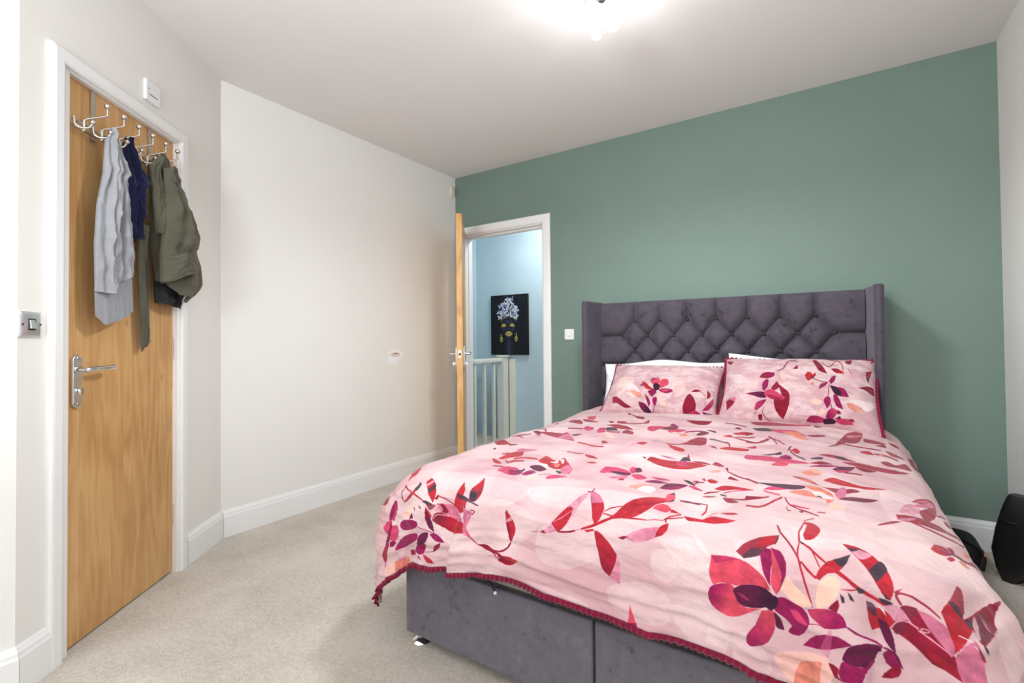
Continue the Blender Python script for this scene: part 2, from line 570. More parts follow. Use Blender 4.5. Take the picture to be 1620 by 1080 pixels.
def lever_set(parent, fr, ca, zc, sgn, z_lever, length, offbase=0.0):
    """long plate with lever; sgn: direction of the lever along a"""
    mb = MB(); mb.prism([(ca + a, zc + b) for a, b in rounded(0.044, 0.188)], fr, offbase, offbase + 0.012)
    pl = link('handle_plate', mb, M['chrome'], parent, bevel=0.004, seg=3)
    mb = MB()
    mb.lathe([(0.013, 0), (0.012, 0.01), (0.0095, 0.014), (0.0095, 0.04)], fr(ca, offbase + 0.01, z_lever), fr(0, 1, 0) - fr(0, 0, 0), 18)
    pts, rad = [], []
    for k in range(15):
        t = k / 14
        pts.append(fr(ca + sgn * (t * length), offbase + 0.046 + 0.006 * math.sin(t * PI), z_lever + 0.003 * math.sin(t * 5) + 0.007 * t * t))
        rad.append(0.0098 - 0.0026 * math.sin(t * PI) + 0.001 * t)
    mb.tube(pts, rad, 12)
    mb.ball(pts[0], 0.0105, 10); mb.ball(pts[-1], 0.0079, 10)
    link('lever', mb, M['chrome'], pl, smooth=True, angle=0.9)
    mb = MB()
    mb.lathe([(0.011, 0), (0.011, 0.008), (0.009, 0.011)], fr(ca, offbase + 0.01, zc - 0.035), fr(0, 1, 0) - fr(0, 0, 0), 18)
    mb.box(ca - 0.004, ca + 0.004, offbase + 0.02, offbase + 0.032, zc - 0.046, zc - 0.024, fr)
    link('thumb_turn', mb, M['chrome'], pl, smooth=True, angle=0.6)
    for dz in (0.08, -0.08):
        mb = MB(); mb.lathe([(0.0045, 0), (0.004, 0.002)], fr(ca, offbase + 0.012, zc + dz), fr(0, 1, 0) - fr(0, 0, 0), 10)
        link('screw', mb, M['steel'], pl, smooth=True, angle=0.5)
    return pl


lever_set(door1, D, 0.942, 0.926, -1, 0.966, 0.118, -0.018)
mb = MB(); mb.box(LE1 - 0.022, LE1 - 0.004, -0.0185, -0.0172, 0.957, 0.961, D)
link('latch_keep', mb, M['plastic'], door1)

# ------------------------------------------------------------------ landing beyond the doorway
YB, XLL = 4.46, -3.47
mb = MB(); mb.box(XLL - 0.3, XR, YB, YB + WT, -0.4, H)
struct(link('wall_landing', mb, M['blue']), 'pale blue landing wall carrying the portrait canvas')
mb = MB(); mb.box(XLL - WT, XLL, YG + WT, YB, -0.4, H)
struct(link('wall_stairwell', mb, M['blue']), 'pale blue wall at the side of the stairwell')
mb = MB(); mb.box(-1.2, -1.1, YG + WT, YB, 0, H)
struct(link('wall_landing_end', mb, M['blue']), 'pale blue wall closing the landing')
mb = MB(); mb.box(XLL - WT, XL - WT, YG, YG + WT, 0, H)
struct(link('wall_stairwell_front', mb, M['blue']), 'pale blue wall on the bedroom side of the stairwell')

# ------------------------------------------------------------------ open oak-edged door
hp = Vector((OX0 + 0.012, YG - 0.03, 0))
fe = Vector((-2.252, 2.694, 0))
ld = (fe - hp).normalized()
ln = Vector((-ld.y, ld.x, 0))           # towards the doorway side
if ln.x < 0:
    ln = -ln
LLEN = (fe - hp).length


def Q(a, off, z):
    return hp + ld * a + ln * off + Vector((0, 0, z))


door2 = bpy.data.objects.new('door_2', None); COL.objects.link(door2)
door2.location = hp
struct(door2, 'oak door standing open edge on at the doorway')
mb = MB(); mb.box(0.0, LLEN, -0.022, 0.022, 0.008, 1.985, Q)
link('door_leaf', mb, M['oak_edge'], door2, bevel=0.0015)
for s in (1, -1):
    fr = (lambda s: (lambda a, o, z: Q(a, s * o, z)))(s)
    lever_set(door2, fr, LLEN - 0.055, 0.93, -1, 0.966, 0.1, 0.022)
mb = MB(); mb.prism([(a, 0.966 + b) for a, b in rounded(0.022, 0.062, 6)], lambda a, d, b: Q(LLEN + d, a, b), -0.001, 0.0015)
lp = link('latch_plate', mb, M['steel'], door2)
mb = MB(); mb.box(-0.006, 0.006, 0.0012, 0.004, 0.955, 0.975, lambda a, d, b: Q(LLEN + d, a, b))
link('latch_hole_shade', mb, M['dark'], lp)  # dark block standing in for the shaded hole in the latch plate
for zc in (1.78, 1.0, 0.23):
    hinge(door2, lambda a, o, z: G(OX0 + 0.006 + a, 0.012 + o, z), 0, 0, zc, 0.09)

# ------------------------------------------------------------------ landing things
RX = -3.03
ban = thing('banister', 'ivory painted stair banister seen through the open doorway', 'banister', (RX, 3.9, 0))
mb = MB(); prof = [(-0.03, 0.835), (0.03, 0.835), (0.034, 0.85), (0.03, 0.868), (0.016, 0.878), (-0.016, 0.878), (-0.03, 0.868), (-0.034, 0.85)]
mb.prism(prof, lambda a, d, b: Vector((RX + a, d, b)), YG + WT, 4.305)
link('handrail', mb, M['satin'], ban, smooth=True, angle=0.7)
for k in range(5):
    y = 3.52 + 0.165 * k
    mb = MB(); mb.box(RX - 0.014, RX + 0.014, y - 0.014, y + 0.014, -0.02, 0.838)
    link('baluster', mb, M['satin'], ban, bevel=0.002)
mb = MB(); mb.box(RX - 0.045, RX + 0.045, 4.305, 4.395, -0.1, 0.885)
nw = link('newel_post', mb, M['satin'], ban, bevel=0.004)
mb = MB(); mb.box(RX - 0.055, RX + 0.055, 4.295, 4.405, 0.885, 0.905)
link('newel_cap', mb, M['satin'], nw, bevel=0.004)
mb = MB(); mb.box(RX + 0.05, RX + 0.11, 4.40, 4.458, 0, 0.86)
link('half_newel', mb, M['satin'], ban, bevel=0.004)
mb = MB()
mb.hexa([Vector((XLL, 3.55, -0.02)), Vector((XLL + 0.03, 3.55, -0.02)), Vector((XLL + 0.03, 4.4, 0.5)), Vector((XLL, 4.4, 0.5)),
         Vector((XLL, 3.55, 0.2)), Vector((XLL + 0.03, 3.55, 0.2)), Vector((XLL + 0.03, 4.4, 0.72)), Vector((XLL, 4.4, 0.72))])
link('stair_string', mb, M['satin'], ban)

# canvas portrait, a flat print
pic = thing('canvas_picture', 'black canvas of a dark face with gold lips and white butterflies on the blue wall', 'picture', (-3.005, YB, 1.24))
PX0, PX1, PZ0, PZ1 = -3.243, -2.752, 0.908, 1.572
mb = MB(); mb.box(PX0, PX1, YB - 0.03, YB - 0.002, PZ0, PZ1)
M['dull_gold'] = plain('exposed_plaster', srgb(120, 105, 70), 0.8)
M['canvas'] = plain('canvas_black', srgb(14, 20, 28), 0.75, var=0.25, scale=5)
link('canvas', mb, M['canvas'], pic, bevel=0.003)


def pc(u, v):           # picture coordinates, 0..1 from the top left
    return (PX0 + u * (PX1 - PX0), PZ1 - v * (PZ1 - PZ0))


def oval(cx, cy, rx, ry, n=18, rot=0):
    out = []
    for k in range(n):
        t = 2 * PI * k / n
        x, y = rx * math.cos(t), ry * math.sin(t)
        out.append((cx + x * math.cos(rot) - y * math.sin(rot), cy + x * math.sin(rot) + y * math.cos(rot)))
    return out


# ------------------------------------------------------------------ hook rack over the door, with its clothes
RZ = 1.832
rack = thing('coat_rack', 'chrome six hook rack hung over the top of the oak door', 'coat rack', D(0.72, -0.018, RZ))
mb = MB()
mb.tube([D(0.985, 0.004, RZ + 0.008), D(0.455, 0.004, RZ + 0.008)], 0.0042, 8)
link('rail', mb, M['steel'], rack, smooth=True, angle=0.8)
mb = MB()
mb.tube([D(0.985, 0.004, RZ - 0.016), D(0.455, 0.004, RZ - 0.016)], 0.0042, 8)
link('rail', mb, M['steel'], rack, smooth=True, angle=0.8)
for e in (0.872, 0.56):
    mb = MB(); mb.box(e - 0.010, e + 0.010, -0.016, -0.013, RZ - 0.03, 1.998, D); mb.box(e - 0.010, e + 0.010, -0.064, -0.013, 1.9965, 1.9985, D)
    link('strap', mb, M['steel'], rack)
for k in range(6):
    e = 0.953 - 0.0835 * k
    mb = MB()
    mb.tube([D(e - 0.008, 0.009, RZ + 0.02), D(e - 0.008, 0.009, RZ - 0.02)], 0.004, 8)
    mb.tube([D(e - 0.008, 0.012, RZ - 0.016), D(e - 0.008, 0.012, RZ + 0.018), D(e - 0.012, 0.017, RZ + 0.026), D(e - 0.045, 0.054, RZ + 0.05),
             D(e - 0.050, 0.058, RZ + 0.056), D(e - 0.051, 0.058, RZ + 0.082)], 0.0036, 8)
    pts = spline([D(e + 0.034, 0.010, RZ + 0.016), D(e + 0.034, 0.014, RZ - 0.012), D(e + 0.026, 0.028, RZ - 0.021), D(e + 0.016, 0.046, RZ - 0.017), D(e + 0.012, 0.054, RZ - 0.002)], 4)
    mb.tube(pts, 0.0036, 8)
    hk = link('hook', mb, M['steel'], rack, smooth=True, angle=0.9)
    mb = MB(); mb.ball(D(e - 0.051, 0.058, RZ + 0.09), 0.0105, 12)
    link('ball_end', mb, M['steel'], hk, smooth=True)
    mb = MB(); mb.ball(D(e + 0.011, 0.055, RZ + 0.004), 0.0085, 12)
    link('ball_end', mb, M['steel'], hk, smooth=True)


def interp(tab, z):
    """tab: (z, value) sorted from the top down"""
    if z >= tab[0][0]:
        return tab[0][1]
    for (za, a), (zb, b) in zip(tab, tab[1:]):
        if z >= zb:
            return a + (b - a) * (za - z) / max(za - zb, 1e-6)
    return tab[-1][1]


def lerp_list(l, u):
    x = u * (len(l) - 1); i = min(int(x), len(l) - 2)
    t = x - i; t = t * t * (3 - 2 * t)
    return l[i] * (1 - t) + l[i + 1] * t


def garment(name, left, right, ztop, zfront, zback, off0, bulge, folds, mat, parent, nu=56, nv=80, seed=0, grooves=(), back_amp=0.5, solid=0.0):
    """a hanging cloth tube against the door: outlines are (z, e) tables, left is the larger e"""
    P = []
    for i in range(nv + 1):
        t = i / nv
        row = []
        for side in (0, 1):
            for j in range(nu):
                u = j / nu if side == 0 else 1 - j / nu
                zb = lerp_list(zfront, u) if side == 0 else lerp_list(zback, u)
                zt = lerp_list(ztop, u)
                z = zt + (zb - zt) * t
                eL, eR = interp(left, z), interp(right, z)
                w = abs(eL - eR)
                d = max(0.0, math.sin(PI * u)) ** 0.55
                tt = (zt - z) / max(zt - zb, 1e-6)
                fo = 0
                for (kf, ph, dr, am) in folds:
                    fo += am * math.sin(2 * PI * (kf * u + ph) + dr * tt + 1.1 * mnoise.noise((u * 2 + seed, tt * 2.5, ph)))
                fo *= min(1, tt * 3 + 0.25)
                rid = lambda v: (1 - min(1, abs(v) * 2.4)) ** 3
                fo += 0.010 * rid(mnoise.noise((u * 2.6 + seed, tt * 2.2 + u, 13.3))) + 0.006 * rid(mnoise.noise((u * 3.2 - tt + seed, tt * 6.5, 17.3))) - 0.004
                fo += 0.006 * mnoise.noise((u * 5 + seed, tt * 11, 3.3)) + 0.0025 * mnoise.noise((u * 16 + seed, tt * 34, 7.7))
                for (gu, gz0, gz1, gw, gd) in grooves:
                    if gz0 > z > gz1:
                        fo -= gd * math.exp(-((u - gu) / gw) ** 2) * math.sin(PI * (gz0 - z) / (gz0 - gz1))
                b = interp(bulge, z)
                if side == 0:
                    off = off0 + d * (b + fo)
                else:
                    off = off0 + d * (0.004 + back_amp * max(0, fo) * 0.4)
                row.append(D(eL + (eR - eL) * u, off, z))
        P.append(row)
    mb = MB(); mb.grid(P, closed_u=True)
    return link(name, mb, mat, parent, smooth=True, solid=solid)


SHL = [(1.829, 0.883), (1.801, 0.898), (1.674, 0.909), (1.554, 0.936), (1.414, 0.946), (1.277, 0.943), (1.154, 0.942)]
SHR = [(1.84, 0.862), (1.81, 0.842), (1.753, 0.812), (1.707, 0.773), (1.685, 0.805), (1.626, 0.788), (1.53, 0.772), (1.411, 0.76), (1.311, 0.753), (1.181, 0.746)]
NVL = [(1.842, 0.782), (1.75, 0.778), (1.654, 0.763), (1.556, 0.749), (1.469, 0.724)]
NVR = [(1.854, 0.756), (1.807, 0.73), (1.713, 0.649), (1.682, 0.681), (1.646, 0.687), (1.599, 0.668), (1.528, 0.674), (1.482, 0.714), (1.467, 0.736)]
OLL = [(1.851, 0.598), (1.802, 0.635), (1.698, 0.622), (1.524, 0.621), (1.439, 0.608), (1.327, 0.584)]
OLR = [(1.872, 0.562), (1.859, 0.527), (1.811, 0.485), (1.74, 0.451), (1.558, 0.348), (1.48, 0.316), (1.338, 0.274), (1.308, 0.294), (1.241, 0.37)]
SLL = [(1.774, 0.623), (1.678, 0.616), (1.521, 0.632), (1.432, 0.648), (1.32, 0.644)]
SLR = [(1.8, 0.551), (1.714, 0.496), (1.539, 0.394), (1.474, 0.418), (1.376, 0.416)]
BKL = [(1.421, 0.588), (1.334, 0.578), (1.229, 0.57)]
BKR = [(1.407, 0.385), (1.288, 0.369), (1.215, 0.401)]
BLL = [(1.512, 0.672), (1.426, 0.681), (1.258, 0.674), (1.121, 0.665), (1.024, 0.658)]
BLR = [(1.524, 0.621), (1.372, 0.619), (1.21, 0.609), (1.063, 0.605), (1.024, 0.655)]
SHF = [1.243, 1.241, 1.288, 1.316, 1.318]
SHB = [1.155, 1.127, 1.139, 1.159, 1.184]
NVB = [1.461, 1.473, 1.535]
OLF = [1.325, 1.273, 1.243, 1.34]
SLB = [1.318, 1.363, 1.376]
BKB = [1.233, 1.222, 1.215]
LPL = [(1.838, 0.634), (1.788, 0.677), (1.686, 0.662), (1.562, 0.644), (1.521, 0.636)]
LPR = [(1.853, 0.596), (1.776, 0.617), (1.694, 0.6), (1.615, 0.606), (1.519, 0.632)]
# grey shirt
shirt = garment('grey_shirt', SHL, SHR, [1.845, 1.858, 1.85], SHF, SHB, 0.046, [(1.85, 0.02), (1.7, 0.035), (1.45, 0.035), (1.15, 0.025)],
                [(2.6, 0.3, 0.6, 0.009), (5.2, 1.0, -0.8, 0.007), (8.3, 0.2, 0.5, 0.003)], M['grey_jersey'], None, seed=1,
                grooves=((0.52, 1.64, 1.40, 0.045, 0.03), (0.62, 1.80, 1.62, 0.03, 0.01), (0.3, 1.6, 1.25, 0.03, 0.015)), nu=70, nv=110)
tag(shirt, 'light heather grey jersey top hanging from the rack, leftmost garment', 'top')
# navy tee between the grey top and the olive jacket
tee = garment('navy_tee', NVL, NVR, [1.842, 1.868, 1.862], NVB, NVB, 0.026, [(1.86, 0.025), (1.7, 0.035), (1.47, 0.03)],
              [(1.7, 0.1, 1.2, 0.012), (3.7, 0.6, -2.0, 0.006)], M['navy'], None, seed=5, grooves=((0.45, 1.69, 1.60, 0.2, 0.02), (0.5, 1.60, 1.49, 0.3, 0.015)), nu=44, nv=70)
tag(tee, 'navy blue T-shirt hanging between the grey top and the olive jacket', 'T-shirt')

# dark garment low behind the olive jacket
bk = garment('black_garment', BKL, BKR, [1.45, 1.45, 1.45], BKB, [b + 0.012 for b in BKB], 0.014, [(1.45, 0.03), (1.2, 0.03)],
             [(1.6, 0.4, 3.0, 0.006)], M['black_cloth'], None, seed=9, nu=36, nv=40)
tag(bk, 'black garment showing below the olive jacket', 'garment')

# olive jacket with sleeve, lapel and belt
jk = garment('olive_jacket', OLL, OLR, [1.853, 1.876, 1.865], OLF, OLF, 0.024, [(1.87, 0.03), (1.7, 0.06), (1.4, 0.08), (1.25, 0.06)],
             [(2.1, 0.2, 1.0, 0.012), (4.3, 0.5, -1.2, 0.005)], M['olive'], None, seed=12, nu=60, nv=90)
tag(jk, 'olive green cotton jacket hanging from the rack, rightmost garment', 'jacket')
garment('sleeve', SLL, SLR, [1.80, 1.82, 1.81], SLB, [b - 0.01 for b in SLB], 0.082, [(1.82, 0.025), (1.6, 0.05), (1.35, 0.055)],
        [(1.4, 0.9, 2.4, 0.009), (3.1, 0.2, 3.0, 0.005)], M['olive'], jk, seed=15, nu=40, nv=60, grooves=((0.5, 1.50, 1.42, 0.5, 0.018), (0.4, 1.76, 1.73, 0.4, 0.012)))
CFL = [(1.45, interp(SLL, 1.45) + 0.006), (1.3, interp(SLL, 1.32) + 0.006)]
CFR = [(1.48, interp(SLR, 1.46) - 0.006), (1.3, interp(SLR, 1.37) - 0.006)]
garment('cuff', CFL, CFR, [1.43, 1.455, 1.468], [b - 0.004 for b in SLB], [b - 0.012 for b in SLB], 0.086, [(1.5, 0.052), (1.3, 0.058)],
        [(1.4, 0.9, 1.0, 0.005)], M['olive'], jk, seed=16, nu=40, nv=24)
garment('lapel', LPL, LPR, [1.845, 1.855], [1.522, 1.518], [1.52, 1.516], 0.06, [(1.85, 0.012), (1.6, 0.03)],
        [(0.8, 0.3, 1.4, 0.006)], M['olive'], jk, seed=18, nu=24, nv=40)
garment('belt', BLL, BLR, [1.55, 1.55], [1.024, 1.05], [1.024, 1.05], 0.018, [(1.6, 0.012), (1.02, 0.006)],
        [(0.5, 0.1, 2.2, 0.003)], M['olive'], jk, seed=21, nu=20, nv=40)


# ------------------------------------------------------------------ switches and small wall fittings
def plate_switch(name, fr, a0, a1, z0, z1, mat, label, cat, style):
    root = thing(name, label, cat, fr((a0 + a1) / 2, 0, (z0 + z1) / 2))
    ca, cz = (a0 + a1) / 2, (z0 + z1) / 2
    mb = MB()
    if style == 'chrome':
        mb.box(a0, a1, 0, 0.004, z0, z1, fr)
        w, h = (a1 - a0) / 2, (z1 - z0) / 2
        mb.hexa([fr(a0, 0.004, z0), fr(a1, 0.004, z0), fr(a1, 0.004, z1), fr(a0, 0.004, z1)] and
                [fr(a0 + 0.001, 0.004, z0 + 0.001), fr(a1 - 0.001, 0.004, z0 + 0.001), fr(a1 - 0.009, 0.009, z0 + 0.009), fr(a0 + 0.009, 0.009, z0 + 0.009),
                 fr(a0 + 0.001, 0.004, z1 - 0.001), fr(a1 - 0.001, 0.004, z1 - 0.001), fr(a1 - 0.009, 0.009, z1 - 0.009), fr(a0 + 0.009, 0.009, z1 - 0.009)])
        link('face_plate', mb, mat, root, bevel=0.001)
    else:
        d = 0.014 if style == 'fan' else 0.008
        mb.box(a0, a1, 0, d, z0, z1, fr)
        link('face_plate', mb, mat, root, bevel=0.0025, seg=3)
    if style == 'fan':
        mb = MB(); mb.box(ca - 0.026, ca + 0.026, 0.014, 0.0148, cz - 0.017, cz - 0.014, fr)
        link('pull_slot', mb, M['dark'], root)
        mb = MB(); mb.lathe([(0.0035, 0), (0.003, 0.001)], fr(ca + 0.03, 0.014, cz + 0.004), fr(0, 1, 0) - fr(0, 0, 0), 10)
        link('screw', mb, M['steel'], root)
    else:
        d = 0.009 if style == 'chrome' else 0.008
        mb = MB(); mb.box(ca - 0.012, ca + 0.012, d, d + 0.0015, cz - 0.018, cz + 0.018, fr)
        sw = link('rocker_frame', mb, M['dark'] if style == 'chrome' else mat, root)
        mb = MB()
        mb.hexa([fr(ca - 0.009, d, cz - 0.014), fr(ca + 0.009, d, cz - 0.014), fr(ca + 0.009, d + 0.008, cz - 0.012), fr(ca - 0.009, d + 0.008, cz - 0.012),
                 fr(ca - 0.009, d, cz + 0.014), fr(ca + 0.009, d, cz + 0.014), fr(ca + 0.009, d + 0.002, cz + 0.014), fr(ca - 0.009, d + 0.002, cz + 0.014)])
        link('rocker', mb, mat, root, bevel=0.001)
        for s in (-1, 1):
            mb = MB(); mb.lathe([(0.0035, 0), (0.003, 0.001)], fr(ca + s * 0.03, d, cz), fr(0, 1, 0) - fr(0, 0, 0), 10)
            link('screw', mb, M['dark'] if style == 'chrome' else M['steel'], root)
    return root


plate_switch('light_switch', D, 1.100, 1.180, 1.078, 1.160, M['brushed'], 'polished chrome light switch on the wall left of the oak door', 'light switch', 'chrome')
plate_switch('fan_isolator', D, 0.536, 0.624, 2.093, 2.181, M['plastic'], 'white square isolator switch on the wall above the oak door', 'switch', 'fan')
plate_switch('light_switch', G, -1.714, -1.636, 1.063, 1.144, M['plastic'], 'white light switch on the green wall beside the headboard', 'light switch', 'white')

sen = thing('alarm_contact', 'small cream alarm sensor box high in the corner above the open door', 'sensor', (XL, 3.25, 2.38))
mb = MB(); mb.box(XL, XL + 0.022, 3.222, 3.268, 2.345, 2.425)
link('housing', mb, M['cream_plastic'], sen, bevel=0.006, seg=3)
mb = MB(); mb.box(XL, XL + 0.016, 3.228, 3.262, 2.333, 2.347)
link('base_clip', mb, M['cream_plastic'], sen, bevel=0.003)

# patched hole in the left wall where a handle struck it
def W(a, off, z):
    return Vector((XL + off, a, z))


mb = MB(); mb.prism([(2.50, 0.905), (2.53, 0.885), (2.60, 0.89), (2.615, 0.93), (2.66, 0.95), (2.668, 0.975), (2.62, 0.995), (2.56, 1.0), (2.505, 0.985), (2.515, 0.955)], W, 0.0, 0.0012)
fp = link('filler_patch', mb, M['filler'], wl, bevel=0.0006)
mb = MB()
rows = [[W(2.578 + rx * math.cos(2 * PI * k / 20), o, 0.962 + rz * math.sin(2 * PI * k / 20)) for k in range(20)] for rx, rz, o in ((0.048, 0.017, 0.0012), (0.044, 0.014, 0.004), (0.032, 0.011, 0.003), (0.02, 0.007, 0.0015))]
mb.grid(rows, closed_u=True); mb.add(rows[-1], [tuple(range(20))])
link('torn_rim', mb, M['cream_plastic'], fp, smooth=True)
mb = MB(); mb.prism([(2.55, 0.969), (2.575, 0.974), (2.605, 0.972), (2.618, 0.966), (2.6, 0.967), (2.57, 0.969)], W, 0.001, 0.0046)
link('gouge', mb, M['dull_gold'], fp)

# ------------------------------------------------------------------ ceiling light
LX, LY = -0.755, 1.80
lamp = thing('ceiling_light', 'small chrome ceiling light with clear glass bell shades, switched on', 'ceiling light', (LX, LY, H))
mb = MB(); mb.lathe([(0.055, 0), (0.055, -0.012), (0.045, -0.022), (0.018, -0.03), (0.012, -0.05), (0.02, -0.07), (0.026, -0.085), (0.012, -0.1)], (LX, LY, H), n=24)
link('ceiling_rose', mb, M['chrome'], lamp, smooth=True, angle=0.7)
gl = NT('lit_glass')
gl.b.inputs['Base Color'].default_value = (1, 1, 1, 1)
gl.b.inputs['Roughness'].default_value = 0.25
gl.b.inputs['Emission Color'].default_value = (1.0, 0.98, 0.95, 1)
gl.b.inputs['Emission Strength'].default_value = 9.0
M['lit_glass'] = gl.m
for k in range(6):
    a = 2 * PI * k / 6 + 0.35
    R_ = 0.08 if k % 2 else 0.05
    zz = -0.145 if k % 2 else -0.185
    dx_, dy_ = math.cos(a), math.sin(a)
    mb = MB()
    mb.tube(spline([(LX, LY, H - 0.075), (LX + dx_ * R_ * 0.5, LY + dy_ * R_ * 0.5, H - 0.062), (LX + dx_ * R_, LY + dy_ * R_, H - 0.10), (LX + dx_ * R_, LY + dy_ * R_, H + zz)], 5), 0.003, 8)
    arm = link('lamp_arm', mb, M['chrome'], lamp, smooth=True, angle=0.8)
    mb = MB()
    mb.lathe([(0.004, 0), (0.007, -0.004), (0.011, -0.012), (0.017, -0.026), (0.0175, -0.03), (0.014, -0.031), (0.003, -0.032)], (LX + dx_ * R_, LY + dy_ * R_, H + zz), n=18)
    link('glass_shade', mb, M['lit_glass'], arm, smooth=True, angle=0.8)
for k in range(4):
    a = 2 * PI * k / 4 + 0.6
    d = bpy.data.lights.new('bulb', 'POINT'); d.energy = 1.5; d.shadow_soft_size = 0.015; d.color = (0.93, 0.97, 1.0)
    o = bpy.data.objects.new('bulb', d); COL.objects.link(o)
    o.parent = lamp
    o.location = (0.11 * math.cos(a), 0.11 * math.sin(a), -0.24)
    d = bpy.data.lights.new('bulb_downlight', 'SPOT'); d.energy = 17; d.shadow_soft_size = 0.03; d.color = (0.92, 0.97, 1.0)
    d.spot_size = math.radians(168); d.spot_blend = 0.6
    o = bpy.data.objects.new('bulb_downlight', d); COL.objects.link(o)
    o.parent = lamp
    o.location = (0.10 * math.cos(a), 0.10 * math.sin(a), -0.25)

# ------------------------------------------------------------------ bed
BX0, BX1, BY0, BY1 = -1.262, 0.12, 1.207, 3.10
HC = -0.600
bed = thing('bed', 'charcoal velvet ottoman bed with a winged buttoned headboard', 'bed', (HC, 2.1, 0))
for x0, x1 in ((BX0, -0.556), (-0.549, BX1)):
    mb = MB(); mb.box(x0, x1, BY0, BY1, 0.047, 0.298)
    link('base_box', mb, M['velvet'], bed, bevel=0.006, seg=3)
mb = MB(); mb.box(BX0 + 0.012, BX1 - 0.012, BY0 + 0.012, BY1, 0.292, 0.312)
link('lid_gap', mb, M['dark'], bed)
mb = MB(); mb.box(BX0 + 0.002, BX1 - 0.002, BY0 + 0.004, BY1, 0.312, 0.352)
link('ottoman_lid', mb, M['lid'], bed, bevel=0.006, seg=3)
for x, y in ((BX0 + 0.03, BY0 + 0.045), (BX1 - 0.04, BY0 + 0.045), (BX0 + 0.03, BY1 - 0.05), (BX1 - 0.04, BY1 - 0.05), (-0.6, BY0 + 0.05)):
    mb = MB(); mb.lathe([(0.032, 0), (0.034, 0.004), (0.03, 0.011), (0.014, 0.018), (0.012, 0.03), (0.018, 0.047)], (x, y, 0.0), n=22)
    link('glide_foot', mb, M['chrome'], bed, smooth=True, angle=0.7)
mb = MB()
pts = spline([(-0.94, BY0 + 0.0, 0.318), (-0.90, BY0 - 0.014, 0.326), (-0.875, BY0 - 0.02, 0.317), (-0.862, BY0 - 0.02, 0.300)], 5)
V = []
mb.grid([[Vector(p) + Vector((0, 0, 0.004)), Vector(p) - Vector((0, 0, 0.006)), Vector(p) + Vector((0, 0.003, -0.006)), Vector(p) + Vector((0, 0.003, 0.004))] for p in pts], closed_u=True)
ps = link('pull_strap', mb, M['black_cloth'], bed, smooth=True)
mb = MB(); mb.ball((-0.861, BY0 - 0.02, 0.298), 0.0055, 10)
link('pull_tip', mb, M['plastic'], ps, smooth=True)

# headboard: diamond buttoned panel
HX0, HX1, HZ0, HZ1, HY = -1.340, 0.132, 0.20, 1.311, 3.155
btn = []
for r in range(0, 9):
    z = 1.183 - 0.1003 * r
    if r % 2 == 0:
        btn += [(-1.114 + 0.1712 * k, z, r) for k in range(7)]
    else:
        btn += [(-1.1996 + 0.1712 * k, z, r) for k in range(8)]
segs = []
for x, z, r in btn:
    for x2, z2, r2 in btn:
        if r2 == r + 1 and abs(x2 - x) < 0.09:
            segs.append((x, z, x2, z2))
    if r == 0:
        segs.append((x, z, x, HZ1 + 0.05))
    if r % 2 == 1 and (x < -1.18 or x > -0.02):
        segs.append((x, z, (HX0 - 0.05) if x < -0.6 else (HX1 + 0.05), z))
nx, nz = 300, 226
gx = np.linspace(HX0, HX1, nx); gz = np.linspace(HZ0, HZ1, nz)
X, Z = np.meshgrid(gx, gz)
dmin = np.full(X.shape, 9.0)
for (xa, za, xb, zb) in segs:
    dx_, dz_ = xb - xa, zb - za
    L2 = dx_ * dx_ + dz_ * dz_
    t = np.clip(((X - xa) * dx_ + (Z - za) * dz_) / L2, 0, 1)
    # creases bow a little between the buttons
    dmin = np.minimum(dmin, np.hypot(X - xa - t * dx_, Z - za - t * dz_))
hb = 0.036 * (1 - np.exp(-dmin / 0.017)) + 0.008 * np.minimum(dmin / 0.05, 1)
bd = np.full(X.shape, 9.0)
for x, z, r in btn:
    bd = np.minimum(bd, np.hypot(X - x, Z - z))
hb -= 0.016 * np.exp(-(bd / 0.022) ** 2)
edge = np.minimum(HZ1 - Z, 0.06) / 0.06
hb *= np.sqrt(np.clip(1 - (1 - edge) ** 2, 0, 1)) * 0.9 + 0.1
for i in range(nz):
    for j in range(nx):
        hb[i, j] += 0.0022 * mnoise.noise((X[i, j] * 9, Z[i, j] * 9, 1.0)) * min(1, dmin[i, j] / 0.03)
mb = MB()
rows = [[Vector((X[i, j], HY - hb[i, j], Z[i, j])) for j in range(nx)] for i in range(nz)]
mb.grid(rows)
k0 = len(mb.v)
mb.add([(HX0, YG - 0.01, HZ1 - 0.004), (HX1, YG - 0.01, HZ1 - 0.004)], [])
mb.add([], [])
mb.f.append(tuple([(nz - 1) * nx + j for j in range(nx)] + [k0 + 1, k0]))
head = link('headboard', mb, M['velvet_head'], bed, smooth=True, angle=0.9)
for x, z, r in btn:
    if z > 0.75:
        mb = MB(); mb.lathe([(0.0095, 0), (0.009, 0.004), (0.006, 0.007), (0.001, 0.008)], (x, HY - 0.001, z), (0, -1, 0), 14)
        link('button', mb, M['button'], head, smooth=True, angle=0.9)


def wing(xo_b, xo_f, xi_b, xi_f):
    mb = MB()
    prof = []
    N = 7
    # plan outline: back outer, front outer rounded, front inner rounded, back inner
    out = [(xo_b, YG - 0.01), (xo_f, 2.99)]
    for k in range(N):
        t = k / (N - 1)
        a = PI * t
        cx = (xo_f + xi_f) / 2; rx = (xo_f - xi_f) / 2
        out.append((cx + rx * math.cos(a), 2.955 - 0.035 * math.sin(a)))
    out += [(xi_f, 2.99), (xi_b, HY)]
    out.append((xi_b, YG - 0.01))
    mb.prism(out, lambda a, d, b: Vector((a, b, d)), 0.05, 1.317)
    return link('wing', mb, M['velvet_head'], head, bevel=0.012, seg=4)


wing(-1.402, -1.406, -1.340, -1.352)
wing(0.196, 0.202, 0.132, 0.158)

